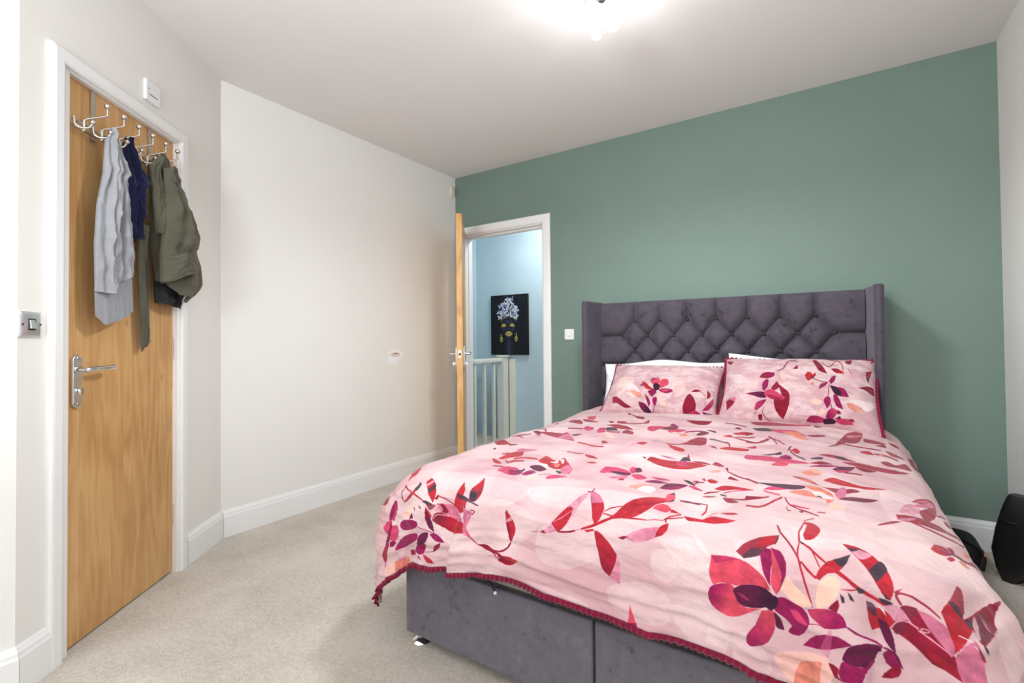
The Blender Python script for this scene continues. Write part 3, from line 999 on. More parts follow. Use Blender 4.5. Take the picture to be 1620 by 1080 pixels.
# mattress
mat_o = thing('mattress', 'pale mattress on the charcoal bed under the floral duvet', 'mattress', (HC, 2.1, 0.352))
mb = MB(); mb.box(BX0 + 0.015, BX1 - 0.015, BY0 + 0.03, 3.08, 0.352, 0.545)
link('mattress_body', mb, M['mattress'], mat_o, bevel=0.04, seg=4)

# ------------------------------------------------------------------ floral print (cloth-space outlines in millimetres, generated from the tracing)
DUVET_PRINT = [
('w',0.41,[-680,1145,-609,1228,-582,1285,-578,1335,-583,1384,-613,1399,-700,1357]),
('w',0.41,[-367,1580,-366,1552,-351,1523,-328,1497,-302,1480,-264,1483,-220,1494,-182,1507,-157,1524,-147,1550,-148,1580,-151,1618,-161,1642,-179,1657,-203,1668,-231,1672,-257,1671,-285,1660,-313,1645,-353,1602]),
('g',0.34,[-546,1071,-498,1090,-434,1104,-356,1133,-277,1179,-206,1213,-139,1237,-91,1243,-66,1256,-69,1286,-94,1317,-128,1348,-163,1368,-202,1367,-249,1357,-315,1308,-368,1274,-420,1232,-523,1120]),
('w',0.38,[-682,496,-654,494,-467,609,-394,644,-334,664,-215,731,-197,746,-210,770,-232,841,-285,856,-337,855,-394,840,-494,745,-599,626]),
('w',0.38,[-580,1695,-538,1699,-491,1696,-387,1694,-328,1697,-263,1705,-209,1714,-176,1730,-168,1749,-177,1769,-199,1789,-228,1802,-267,1808,-316,1805,-368,1800,-422,1803,-459,1797,-520,1782,-541,1772,-554,1755,-560,1737]),
('w',0.38,[-176,1730,-138,1717,-76,1707,44,1695,131,1680,163,1677,178,1684,170,1703,142,1721,104,1738,66,1754,25,1766,-24,1776,-72,1783,-110,1784,-140,1778,-167,1763,-182,1745]),
('w',0.34,[-481,1900,-421,1840,-390,1818,-350,1800,-311,1790,-272,1785,-235,1785,-197,1792,-159,1804,-127,1819,-115,1837,-125,1859,-149,1883,-185,1916,-213,1934,-247,1950,-292,1967,-329,1971,-364,1968,-389,1949,-436,1944]),
('W',0.45,[-95,1833,-70,1826,-35,1825,32,1828,53,1832,71,1838,83,1845,85,1855,68,1873,44,1892,11,1914,-20,1930,-45,1935,-73,1936,-97,1932,-112,1923,-121,1907,-119,1877,-111,1851]),
('g',0.3,[-686,1986,-609,1998,-517,1994,-454,1996,-379,1981,-335,1990,-289,1996,-236,2003,-253,2013,-728,2002,-726,1988]),
('w',0.38,[-302,2013,-279,2010,-184,2009,-133,2002,-86,2000,9,2001,35,2003,39,2010]),
('w',0.38,[-87,1323,-69,1303,-22,1275,33,1240,79,1216,117,1193,158,1190,189,1193,204,1214,197,1258,175,1317,146,1376,110,1396,65,1402,6,1393,-59,1346]),
('w',0.38,[57,861,76,804,136,792,199,756,252,732,301,734,348,739,383,753,392,771,370,826,320,865,265,920,221,967,175,968,125,958,75,897]),
('g',0.38,[232,1257,254,1231,300,1194,404,1157,485,1112,515,1108,523,1130,502,1175,412,1306,374,1369,335,1368,291,1352,248,1292]),
('w',0.41,[187,1603,203,1590,226,1576,253,1570,277,1567,300,1572,322,1582,340,1597,346,1611,337,1631,317,1654,295,1683,274,1696,253,1685,207,1633]),
('w',0.41,[196,1788,257,1777,275,1777,285,1783,307,1811,322,1821,342,1831,356,1843,361,1850,351,1854,330,1858,305,1858,282,1852,259,1841,236,1823,214,1802]),
('w',0.38,[194,1842,201,1832,213,1821,226,1812,237,1808,247,1810,256,1818,264,1827,267,1836,265,1848,257,1864,248,1879,240,1887,231,1890,221,1891,211,1888,203,1884,197,1876,192,1853]),
('w',0.41,[367,1752,386,1751,397,1753,406,1759,419,1785,422,1799,422,1807,416,1810,405,1811,394,1810,385,1804,379,1794,374,1780]),
('w',0.38,[713,351,735,278,784,172,806,697,762,756,737,719,720,609,710,465]),
('g',0.38,[511,500,537,421,588,402,645,386,689,383,753,393,774,401,773,454,736,593,693,692,649,748,613,789,581,746,547,687,519,570]),
('w',0.38,[670,1042,686,1055,711,1059,737,1057,766,1047,801,1095,820,1108,852,1085,877,1214,781,1443,738,1498,712,1503,695,1489,682,1458,673,1396,665,1355,663,1271,663,1205]),
('w',0.38,[625,1620,666,1575,718,1547,745,1539,784,1502,836,1425,844,1598,811,1631,776,1658,746,1670,726,1673,703,1673,683,1670,648,1655]),
('g',0.34,[387,1475,407,1463,439,1449,473,1437,525,1423,549,1420,565,1424,570,1443,557,1483,532,1507,504,1545,480,1570,461,1579,442,1578,409,1544,386,1507,381,1490]),
('g',0.3,[633,1697,660,1683,705,1671,738,1660,773,1641,827,1603,835,1607,836,1624,824,1654,805,1677,774,1702,727,1723,708,1726,689,1722]),
('w',0.38,[473,1660,501,1682,518,1692,534,1696,550,1692,582,1677,591,1676,592,1684,587,1698,579,1710,568,1719,553,1724,535,1728,516,1729,501,1727,490,1719,483,1704]),
('w',0.41,[840,1630,850,1629,860,1632,867,1639,904,1636,919,1670,921,1687,912,1712,881,1749,865,1767,857,1773,853,1767,852,1752,856,1730,842,1719,842,1698,847,1669,845,1646]),
('w',0.34,[86,1947,99,1937,127,1922,157,1910,181,1904,199,1906,216,1913,230,1923,239,1934,243,1949,240,1971,236,1984,225,1995,205,1999,143,2004,118,2001,101,1992,90,1975]),
('W',0.45,[239,1949,249,1937,268,1924,289,1915,308,1913,323,1921,339,1935,352,1948,360,1964,363,1979,360,1999,354,2014,296,2017,280,2008,265,1995,239,1968]),
('w',0.3,[360,1977,369,1970,384,1950,398,1942,410,1941,422,1948,433,1969,443,1985,445,2004,439,2016,375,2015]),
('w',0.38,[-764,1799,-746,1791,-740,1771,-714,1756,-692,1747,-589,1758,-542,1759,-516,1770,-507,1791,-513,1824,-538,1866,-565,1896,-609,1920,-659,1925,-742,1919,-766,1910,-752,1826]),
('g',0.38,[-473,1984,-404,1951,-369,1947,-340,1948,-313,1953,-265,1973,-256,1980,-269,1988,-300,1998,-332,2003,-363,2003,-391,1996,-443,2006,-464,1993]),
('w',0.38,[95,1736,111,1732,218,1728,270,1721,280,1723,272,1733,251,1747,225,1761,200,1771,179,1775,158,1777,138,1777,122,1774,109,1767,98,1756,92,1744]),
('g',0.34,[584,1381,605,1333,638,1267,696,1193,707,1194,709,1226,706,1260,690,1354,680,1384,667,1420,651,1474,634,1490,614,1502,595,1509,582,1507,577,1493,578,1459]),
('w',0.38,[606,1577,609,1568,615,1561,620,1559,625,1564,628,1597,628,1626,626,1632,623,1636,620,1636,617,1633,610,1609]),
('w',0.45,[279,1761,292,1767,313,1789,324,1803,323,1805,319,1805,308,1801,293,1788,285,1777]),
('w',0.3,[320,1968,331,1954,343,1951,356,1951,364,1956,366,1975,365,2001,314,2005,317,1982]),
('w',0.34,[192,1830,196,1825,211,1819,218,1818,232,1818,244,1823,248,1826,254,1836,254,1842,250,1853,245,1859,239,1863,221,1865,211,1863,203,1860,198,1854,192,1837]),
('w',0.45,[278,1762,290,1765,294,1769,313,1791,316,1796,315,1799,311,1800,301,1797,289,1782]),
('W',0.45,[264,1868,277,1848,295,1832,302,1831,309,1831,314,1833,316,1837,306,1856,296,1868,289,1874,282,1875,273,1875,267,1872]),
('c',1,[-613,401,-607,389,-596,380,-574,368,-542,440,-526,482,-515,514,-514,527,-521,531,-542,526,-572,485,-597,436]),
('b',1,[-655,563,-677,505,-671,496,-662,490,-637,495,-611,504,-565,572,-533,632,-509,682,-496,715,-502,718,-515,709,-536,688,-562,657,-581,641,-601,628,-622,608]),
('b',1,[-600,487,-575,498,-548,530,-534,534,-517,542,-495,559,-460,609,-433,653,-445,655,-471,639,-496,630,-517,618,-576,535]),
('d',1,[-700,619,-690,603,-684,617,-683,624,-682,638,-684,640,-692,631]),
('m',1,[-484,893,-457,890,-448,887,-440,883,-434,873,-422,860,-430,845,-468,846,-488,851,-495,858,-491,879]),
('h',1,[-423,851,-430,827,-454,767,-451,759,-439,763,-419,782,-388,827,-376,835,-378,859,-374,886,-376,900,-384,897]),
('h',1,[-320,935,-355,845,-354,835,-350,827,-356,791,-349,785,-343,782,-299,888,-288,923,-293,930]),
('k',1,[-322,836,-320,784,-310,776,-300,774,-291,780,-276,809,-255,853]),
('r',1,[-360,722,-353,707,-339,701,-320,701,-300,714,-263,751,-246,774,-221,824,-226,832,-237,830,-275,793,-295,778,-315,767,-340,744]),
('d',1,[-401,599,-366,620,-363,634,-365,639,-370,648,-376,643,-388,628]),
('d',1,[-355,599,-312,618,-300,625,-302,642,-311,650,-320,655,-328,655,-337,645,-343,633]),
('b',1,[-210,915,-217,879,-217,866,-214,858,-207,858,-198,860,-181,871,-171,891,-166,908,-163,928]),
('O',0.8,[-283,927,-277,925,-265,928,-251,938,-237,953,-226,967,-213,989,-205,1005,-203,1016,-209,1018,-219,1016,-231,1012,-242,1006,-252,994,-267,967,-278,944]),
('dr',1,[-718,1158,-721,1147,-695,1125,-664,1145,-631,1181,-588,1233,-568,1254,-570,1270,-573,1278,-587,1281,-605,1281,-616,1277,-649,1245],[-713,1162,-587,1240]),
('d',1,[-574,1254,-546,1260,-515,1272,-518,1281,-527,1286,-537,1289,-546,1289,-553,1286,-559,1278]),
('d',1,[-598,1335,-599,1317,-597,1316,-586,1329,-580,1339,-574,1354,-577,1354,-588,1346]),
('b',1,[-594,967,-582,968,-534,965,-518,965,-473,970,-468,963,-467,953,-463,947,-454,951,-432,976,-374,1072,-326,1140,-404,1108,-469,1078,-487,1067,-523,1038,-566,994,-580,983]),
('p',1,[-430,1096,-431,1077,-458,999,-456,973,-447,965,-429,980,-393,1035,-342,1119,-384,1111]),
('b',1,[-683,819,-634,881,-601,917,-589,925,-563,972,-556,976,-568,948,-583,921,-699,745]),
('b',1,[-708,1034,-718,1005,-706,1002,-696,996,-670,985,-620,991,-611,1018,-616,1028,-624,1036,-636,1039,-657,1033,-677,1033,-692,1038]),
('q',1,[-635,960,-656,915,-637,922,-626,929,-606,954,-576,986,-555,1025,-548,1044,-552,1046,-570,1028,-599,995]),
('d',1,[-675,1037,-680,1021,-672,1024,-654,1043,-620,1074,-612,1080,-586,1118,-653,1058]),
('p',1,[-562,1062,-568,1049,-563,1043,-558,1043,-542,1056,-534,1062,-521,1081,-543,1068]),
('q',1,[-421,982,-418,978,-384,963,-375,968,-381,988,-386,1014,-393,1011]),
('b',1,[-209,1142,-210,1126,-208,1121,-204,1122,-177,1155,-166,1174,-182,1182,-187,1182,-192,1177,-197,1169]),
('r',1,[-297,1178,-271,1193,-253,1206,-225,1231,-210,1243,-201,1247,-189,1249,-163,1249,-155,1248,-159,1238,-180,1238,-206,1233,-216,1227,-239,1198,-250,1189,-278,1175,-307,1155]),
('r',1,[-186,1344,-162,1347,-154,1350,-145,1356,-127,1371,-117,1385,-135,1382,-157,1376,-173,1363]),
('b',1,[-269,1321,-231,1346,-220,1349,-212,1349,-193,1343,-198,1332,-220,1331,-230,1329,-254,1319,-267,1310,-279,1300]),
('b',1,[-132,1446,-113,1440,-97,1445,-92,1449,-110,1455,-125,1452]),
('r',1,[-449,1506,-458,1444,-470,1403,-472,1388,-471,1374,-465,1366,-437,1353,-414,1393,-392,1443,-391,1458,-405,1469,-412,1475,-425,1516,-430,1518,-436,1516]),
('p',1,[-469,1366,-472,1354,-476,1328,-474,1317,-465,1313,-426,1317,-412,1311,-407,1307,-396,1316,-400,1327,-407,1339,-416,1351,-426,1358,-437,1362]),
('r',1,[-471,1450,-466,1447,-461,1439,-462,1412,-478,1389,-483,1393,-490,1413,-485,1431]),
('r',1,[-386,1502,-382,1488,-378,1481,-371,1476,-352,1472,-333,1470,-304,1472,-311,1459,-326,1453,-344,1449,-364,1452,-374,1456,-389,1465,-394,1471,-397,1479,-398,1486]),
('d',1,[-409,1524,-366,1568,-380,1546,-400,1524,-409,1519]),
('r',1,[-372,1563,-367,1537,-363,1531,-334,1516,-343,1501,-362,1500,-372,1502,-378,1509,-383,1530,-384,1548]),
('r',1,[-478,1500,-439,1526,-394,1567,-386,1577,-397,1577,-411,1576,-417,1573,-432,1561,-454,1535]),
('d',1,[-401,1606,-362,1605,-359,1604,-365,1595,-385,1595,-408,1597]),
('h',1,[-346,1659,-362,1616,-361,1608,-357,1596,-353,1592,-346,1590,-321,1591,-307,1595,-294,1607,-275,1643,-278,1671,-283,1678,-290,1679]),
('m',1,[-324,1624,-317,1625,-304,1633,-295,1635,-287,1635,-284,1629,-285,1615,-282,1609,-276,1613,-259,1640,-256,1649,-253,1670,-258,1676,-265,1679,-274,1681,-282,1680,-290,1674,-300,1661]),
('k',1,[-276,1652,-277,1647,-273,1642,-273,1636,-286,1601,-288,1586,-277,1600,-258,1636,-259,1643]),
('M',1,[-284,1562,-283,1547,-285,1534,-281,1529,-269,1527,-253,1532,-213,1570,-217,1595,-221,1601,-227,1602,-252,1590]),
('r',1,[-296,1485,-303,1446,-314,1412,-312,1399,-302,1403,-252,1457,-237,1466,-232,1466,-229,1461,-237,1414,-235,1407,-224,1419,-185,1475,-160,1505,-137,1536,-125,1583,-127,1590,-134,1586,-158,1558,-167,1551,-174,1550,-188,1554,-197,1553,-207,1549,-219,1542,-235,1529,-285,1494]),
('w',1,[-248,1487,-247,1482,-240,1482,-236,1481,-234,1477,-232,1470,-233,1452,-219,1480,-217,1489,-217,1495,-223,1495]),
('w',1,[-277,1506,-251,1509,-243,1513,-236,1520,-231,1530,-225,1543,-225,1548,-229,1549,-236,1547,-245,1541,-266,1521]),
('y',1,[-232,1444,-232,1437,-227,1428,-222,1432,-202,1471,-196,1487,-195,1494,-200,1490]),
('o',1,[-223,1506,-214,1498,-204,1492,-198,1516,-192,1542,-197,1539]),
('p',1,[-175,1551,-181,1515,-180,1500,-177,1492,-169,1496,-158,1508,-136,1537,-131,1576,-129,1611,-140,1600]),
('k',1,[-184,1564,-152,1578,-150,1593,-150,1602,-151,1605,-176,1577]),
('h',1,[-163,1667,-165,1639,-163,1631,-159,1627,-154,1626,-126,1623,-118,1623,-110,1627,-117,1638,-124,1657,-146,1673,-152,1675,-156,1674]),
('m',1,[-252,1664,-251,1654,-248,1644,-258,1611,-258,1598,-251,1597,-242,1601,-233,1609,-219,1626,-215,1644,-220,1651,-227,1670,-232,1672,-238,1671,-244,1669]),
('h',1,[-196,1654,-195,1647,-191,1643,-188,1635,-176,1622,-173,1620,-166,1625,-180,1641,-189,1650]),
('O',0.8,[-223,1688,-222,1683,-212,1672,-195,1660,-190,1677,-190,1683,-193,1687,-199,1688]),
('d',1,[-50,473,-43,470,-24,467,-11,462,-7,395,16,389,52,376,70,484,63,510,58,523,51,534,42,539,19,535,-2,518,-27,503,-41,493]),
('h',1,[-151,760,-165,704,-165,686,-159,675,-149,668,-138,662,-125,659,-111,658,-80,662,-67,666,-57,671,-42,683,-34,686,-4,689,4,692,2,712,8,769,0,778,-9,782,-21,776,-36,762,-60,717,-74,708,-84,707,-92,709,-100,714,-106,722,-106,748,-111,760,-114,776,-112,806,-121,801,-136,776]),
('q',1,[-97,726,-95,706,-91,688,-88,660,-81,648,-71,649,-57,658,-35,679,-37,692,-46,711,-52,720,-62,724,-75,726]),
('m',1,[-99,583,-100,566,-94,552,-89,551,-81,557,-69,574,-53,610,-38,651,-39,663,-42,669,-46,674,-52,673,-78,639]),
('c',1,[-61,756,-62,738,-60,728,-57,721,-52,718,-46,724,-23,776,-37,788,-42,790,-47,785,-52,776]),
('m',1,[21,780,30,777,43,768,47,720,60,713,72,714,105,727,101,704,67,689,54,688,41,692,26,701,15,716,16,762]),
('q',1,[70,801,75,771,69,714,74,700,82,699,91,704,100,711,109,722,112,768,108,785,96,799,89,803,76,804]),
('k',1,[89,675,95,670,112,673,120,676,125,682,129,691,134,712]),
('o',0.8,[13,854,6,811,9,801,14,793,19,789,24,791,36,801,42,812,47,852,44,868,36,888,30,886,25,879,20,871]),
('d',1,[-415,235,-406,238,-355,333,-302,458,-290,465,-268,467,-259,472,-252,487,-248,505,-247,526,-274,516,-286,506,-320,459,-387,294]),
('d',1,[-430,260,-441,209,-441,197,-439,192,-431,203,-418,232,-411,247,-389,304,-403,298,-413,289]),
('b',1,[-219,629,-224,590,-215,552,-216,528,-203,564,-196,601,-195,625,-202,631,-210,635]),
('d',1,[-348,627,-337,608,-329,601,-320,600,-311,607,-300,621,-291,636,-279,659,-284,663,-291,665,-299,664,-308,661,-338,639]),
('d',1,[-395,618,-389,616,-368,614,-362,633,-362,640,-363,653,-385,635]),
('d',1,[-275,681,-264,683,-251,681,-230,666,-224,659,-215,633,-226,602,-231,618,-236,625,-243,629,-289,644]),
('b',1,[-360,729,-356,712,-349,696,-337,689,-323,689,-306,696,-288,709,-268,728,-254,736,-240,747,-227,760,-212,782,-190,832,-195,837,-204,840,-215,839,-227,836,-249,802,-267,781,-294,762,-329,745,-345,738]),
('k',1,[-338,779,-318,773,-309,774,-299,781,-253,854,-290,867,-304,861,-314,847]),
('b',1,[-215,905,-222,876,-222,861,-220,847,-215,842,-206,846,-174,875,-160,912,-155,930,-154,946,-169,931,-187,920]),
('b',1,[-286,904,-277,914,-269,916,-253,915,-222,909,-231,884,-239,882,-265,883,-291,879,-296,880]),
('d',1,[130,482,155,482,166,484,227,521,224,498,196,481,179,472,164,467,139,385,113,384]),
('d',1,[187,591,187,570,190,562,192,543,196,537,208,567,213,581,219,611,204,603]),
('k',1,[252,526,260,516,271,498,283,482,295,472,307,471,319,480,340,515,328,528,282,570,272,566,259,550]),
('r',1,[177,797,179,773,184,759,195,738,201,745,205,757,213,800]),
('r',1,[197,705,204,697,213,678,224,669,235,663,246,664,276,677,274,685,270,691,261,709,253,714,232,719,216,721,209,718,203,715]),
('d',1,[216,801,245,818,283,837,295,841,306,840,316,834,325,826,333,815,336,775,339,756,344,708,341,701,336,742,327,774,323,815,314,824,305,829,294,829,282,825,245,808,234,802,222,788,212,770]),
('d',1,[224,773,242,784,253,784,269,760,288,742,286,727,266,742,258,745,220,750]),
('G',0.8,[-25,1095,-28,1075,-29,1037,-25,1029,-19,1031,-11,1042,0,1061,7,1068,27,1083,33,1096,5,1097]),
('b',1,[20,1080,25,1075,41,1071,62,1061,69,1055,75,1043,80,1021,81,979,87,959,83,903,89,859,102,843,111,837,119,841,127,862,135,899,145,954,146,967,146,1021,138,1038,131,1042,86,1056,69,1071,54,1090,45,1091,36,1090,28,1087]),
('r',1,[37,1098,41,1095,63,1107,94,1115,100,1119,105,1128,115,1154,115,1168,113,1172,109,1175,96,1176,88,1174,79,1170,68,1152,54,1125]),
('r',1,[-69,1142,-69,1128,-63,1114,-59,1110,-53,1108,-40,1107,-35,1109,-35,1136,-32,1160,-36,1166,-43,1164,-61,1150]),
('p',0.8,[-76,1184,-80,1166,-80,1156,-75,1144,-69,1140,-66,1140,-60,1151,-69,1166]),
('k',1,[137,866,140,866,149,862,155,864,165,871,179,891,197,904,193,877,184,864,173,853,161,844,152,839,145,838,139,839,133,846]),
('d',1,[197,905,201,908,212,910,216,914,230,973,232,966,220,907,207,875,200,869,195,870,191,874]),
('d',1,[167,1015,166,992,173,988,177,991,183,1000,191,1018,196,1027,203,1052,195,1039]),
('r',1,[206,1032,207,1011,210,991,217,981,227,973,261,954,280,950,293,949,296,973,296,990,292,996,285,1001,215,1031]),
('r',1,[282,930,288,917,303,896,308,884,312,906,312,919,311,930,305,934,289,936]),
('q',1,[9,1301,16,1300,22,1301,24,1308,22,1313]),
('r',1,[30,1318,31,1304,34,1297,38,1292,45,1292,75,1301,88,1301,101,1301,127,1295,160,1279,171,1277,196,1278,217,1283,213,1298,196,1344,193,1364,182,1377,174,1381,155,1386,133,1388,121,1387,97,1382,85,1378,72,1371,59,1360,40,1328]),
('h',1,[128,1326,128,1294,131,1286,136,1281,143,1279,151,1278,156,1281,160,1289,163,1302,163,1336,157,1362]),
('p',1,[61,1269,65,1265,71,1262,84,1259,102,1265,120,1278,115,1282,98,1284,90,1283,75,1277]),
('k',1,[131,1286,129,1256,131,1238,136,1226,139,1224,143,1226,158,1254,162,1267,147,1278]),
('r',1,[143,1240,131,1177,140,1200,150,1233,149,1239,146,1241]),
('b',1,[163,1258,188,1249,196,1248,204,1249,219,1257,226,1269,208,1276,187,1278,180,1277,173,1273,168,1268]),
('b',1,[227,1262,227,1240,232,1222,249,1237,264,1255,261,1263,252,1270,247,1271,236,1267]),
('d',1,[270,1282,272,1263,274,1265,279,1285,289,1338,276,1296]),
('d',1,[287,1345,303,1361,313,1367,322,1371,350,1379,357,1384,374,1402,374,1391,363,1380,357,1375,350,1372,322,1364,303,1351,293,1339,281,1308]),
('d',1,[297,1397,296,1382,298,1377,301,1374,314,1381,322,1388,328,1399]),
('o',0.6,[239,1367,246,1354,252,1325,256,1322,261,1324,265,1329,271,1346,264,1360,255,1369,250,1371,243,1370]),
('h',1,[-51,1466,-27,1463,-18,1463,12,1472,27,1480,37,1489,40,1495,29,1500,8,1508,-29,1513,-34,1509,-40,1499]),
('h',1,[-54,1517,-56,1490,-54,1467,-51,1466,-44,1468,-27,1479,-22,1486,-22,1493,-37,1526,-39,1527,-43,1527]),
('kM',1,[-28,1498,2,1490,32,1491,39,1491,39,1503,38,1511,35,1516,29,1518,20,1518,2,1514,-6,1511,-22,1503],[-27,1499,46,1502]),
('h',1,[24,1466,23,1453,23,1439,25,1434,28,1435,33,1439,38,1446,45,1463,48,1481,47,1485,41,1489,37,1488,34,1485]),
('M',1,[37,1446,44,1433,48,1434,65,1464,59,1475,55,1479,50,1480,46,1475]),
('h',1,[41,1500,52,1492,59,1490,67,1489,74,1492,83,1498,98,1517,89,1534,82,1540,76,1543,68,1538,58,1527]),
('p',1,[-4,1573,6,1565,11,1558,11,1536,35,1507,42,1531,46,1561,42,1568,35,1571,13,1575,1,1575]),
('d',1,[29,1580,30,1575,37,1564,43,1567,48,1574]),
('h',1,[101,1492,131,1487,152,1490,158,1495,139,1508,132,1511,124,1510,116,1505,108,1500]),
('m',1,[98,1547,102,1540,115,1525,122,1519,132,1518,143,1519,162,1523,157,1531,139,1542,122,1547,105,1549]),
('M',1,[150,1576,156,1540,164,1520,170,1514,183,1507,198,1504,211,1504,199,1548,189,1562,178,1571,171,1574]),
('m',1,[150,1573,176,1544,194,1519,210,1503,204,1529,196,1555,184,1567,167,1576,155,1577]),
('k',1,[188,1470,197,1469,208,1472,221,1485,231,1500,226,1500,210,1492,198,1482]),
('h',1,[212,1509,214,1505,217,1503,222,1502,227,1503,242,1513,257,1526,253,1530,241,1530,235,1529]),
('o',0.6,[75,1609,76,1599,81,1590,89,1583,115,1570,124,1568,129,1569,131,1578,129,1587,119,1601,111,1618,110,1638,105,1643,99,1644,91,1639,80,1622]),
('w',1,[110,1642,102,1610,105,1595,111,1585,118,1579,124,1577,132,1578,140,1584,146,1593,152,1628,150,1641,146,1647,127,1651,117,1650]),
('O',0.7,[112,1468,114,1463,127,1455,141,1452,146,1454,131,1468,121,1470]),
('r',1,[250,1451,255,1434,258,1431,263,1433,281,1448,279,1462,274,1469,263,1469,257,1464]),
('r',1,[236,1451,239,1437,241,1436,246,1450,250,1463]),
('r',1,[215,1477,216,1471,223,1465,226,1463,231,1466,235,1474]),
('q',1,[224,1492,232,1477,247,1472,246,1466,239,1467,230,1470,225,1478,222,1487]),
('r',1,[279,1501,287,1486,292,1479,299,1473,306,1470,331,1463,353,1459,364,1458,372,1462,363,1467,327,1485,304,1502,291,1504]),
('d',1,[263,1556,264,1541,269,1526,276,1520,300,1507,295,1514,282,1528]),
('d',1,[263,1574,288,1555,292,1553,296,1556,289,1568,280,1576,267,1578]),
('h',1,[307,1518,328,1495,372,1464,371,1455,363,1463,320,1496,305,1513]),
('k',1,[301,1535,305,1537,314,1538,317,1537,316,1527,304,1524,300,1525]),
('d',1,[314,1564,340,1558,349,1551,356,1534,364,1525,399,1499,407,1490,413,1484,412,1477,398,1492,354,1523,338,1540,328,1546,313,1552]),
('b',1,[311,1559,315,1557,331,1558,348,1565,353,1570,338,1593,332,1595,326,1590]),
('b',1,[225,1650,244,1644,262,1645,272,1644,274,1643,273,1637,247,1635,237,1636,223,1642]),
('h',1,[399,1450,419,1452,419,1444,399,1442]),
('b',1,[573,477,578,453,585,396,593,364,605,272,613,256,628,237,639,208,651,163,659,163,660,252,655,332,638,461,619,511,612,538,606,549,600,553,594,553,588,551,584,545,579,530]),
('P',0.7,[599,364,610,344,626,310,642,269,653,262,657,262,653,317,643,342,630,366,617,382,607,391,602,390,600,383]),
('b',1,[534,706,545,682,557,605,580,490,589,483,596,485,598,529,591,560,568,610,558,671,550,689,544,699,539,707]),
('b',1,[565,576,598,584,622,584,645,579,670,563,684,561,707,543,710,506,700,521,686,534,671,537,658,545,635,562,623,566,612,568,565,562]),
('b',1,[658,341,666,338,711,340,733,338,743,313,734,354,725,369,714,382,682,411,671,410,663,403,659,392,657,377]),
('b',1,[696,454,704,417,714,389,731,360,735,365,736,379,734,419,726,437,715,448,704,454]),
('d',1,[754,255,786,242,791,246,797,261,796,276,782,286,774,288,768,287,763,283,754,269]),
('r',1,[636,635,650,613,659,601,667,596,672,604,678,633,677,671,662,674,645,686,640,684,635,673]),
('b',1,[678,638,686,641,696,641,719,633,728,635,737,638,747,637,755,630,760,594,752,598,742,600,732,598,722,598,699,612,680,619]),
('o',1,[697,629,711,594,708,626,704,652,701,654]),
('b',1,[725,494,731,487,768,462,791,452,800,450,769,535,752,566,740,575,734,567,729,549,726,527]),
('d',1,[819,367,844,287,878,198,887,373,858,451,827,540,818,540,819,485,817,408]),
('b',1,[507,852,515,844,526,837,550,825,563,824,576,825,616,837,619,845,604,853,585,858,550,854,516,854]),
('k',1,[557,829,576,821,582,820,587,822,590,827,594,833,595,842,584,848,571,851,566,847,559,838]),
('b',1,[577,889,586,874,625,845,660,832,684,832,697,830,710,826,723,819,754,781,783,743,750,819,718,863,706,871,693,874,669,873,658,878,635,894,623,895,598,894,586,892]),
('b',1,[692,756,704,732,711,722,717,717,723,718,733,730,739,727,761,667,783,588,790,589,795,612,799,630,798,669,772,720,757,744,733,767,724,779,715,785,708,788,702,785,697,780]),
('M',1,[550,999,558,976,581,925,593,912,614,901,607,945,596,989,590,999,570,1015,564,1015]),
('h',1,[553,1004,576,993,583,982,599,965,603,966,591,996,576,1010,570,1012,563,1012,558,1010]),
('d',1,[613,899,637,895,658,880,669,876,676,877,663,903,642,927,637,930,633,928,629,924]),
('m',1,[486,1032,490,1011,498,994,531,970,546,961,571,937,565,958,557,968,538,988,525,993,509,1005]),
('d',1,[582,1009,614,998,626,992,630,989,631,978,615,984,602,993,583,1002]),
('oO',1,[471,1154,482,1101,488,1090,501,1081,507,1061,513,1057,518,1058,522,1064,527,1088,515,1139,510,1148,497,1160,491,1164,485,1164,480,1162],[472,1154,530,1083]),
('b',1,[448,1215,453,1207,467,1202,480,1201,493,1205,499,1210,517,1241,523,1248,530,1250,617,1204,607,1228,580,1266,568,1285,560,1289,540,1270,518,1245,504,1238,481,1234,473,1231,454,1220]),
('o',1,[459,1221,480,1211,487,1210,493,1212,504,1220,505,1229,502,1232,496,1233,481,1234,464,1228]),
('r',1,[527,1178,544,1135,551,1120,559,1116,587,1131,606,1138,616,1139,627,1136,642,1125,661,1080,677,1061,689,1053,679,1082,668,1097,655,1135,643,1151,632,1160,598,1171,571,1182,563,1185,553,1184]),
('d',1,[582,1219,600,1193,605,1192,610,1193,614,1196,617,1202,599,1240,593,1244,589,1244,586,1240]),
('p',1,[557,1305,565,1240,568,1221,572,1210,577,1203,581,1200,583,1205,585,1246,582,1292,579,1312,574,1324,569,1332,565,1336,562,1333]),
('o',1,[483,1277,488,1270,504,1262,512,1262,520,1266,535,1280,541,1288,551,1311,557,1332,553,1334,541,1328,521,1326,513,1322,505,1314]),
('o',0.9,[454,1407,459,1397,467,1376,477,1360,487,1346,497,1341,508,1345,519,1355,550,1387,554,1395,516,1400,476,1413,463,1413,458,1412]),
('w',1,[502,1334,513,1318,521,1312,527,1312,534,1320,548,1346,553,1373,546,1382,538,1390,528,1395,521,1396,515,1391,506,1357]),
('k',1,[515,1392,521,1375,523,1373,528,1383,530,1394]),
('o',1,[537,1403,552,1382,555,1379,554,1390,550,1401,542,1419,540,1418]),
('O',1,[540,1473,541,1449,551,1418,557,1408,564,1405,571,1403,577,1405,580,1408,574,1433,568,1445,549,1474,543,1476]),
('q',1,[565,1343,569,1329,582,1307,597,1273,606,1265,642,1247,658,1237,653,1251,632,1285,619,1302,612,1316,595,1328]),
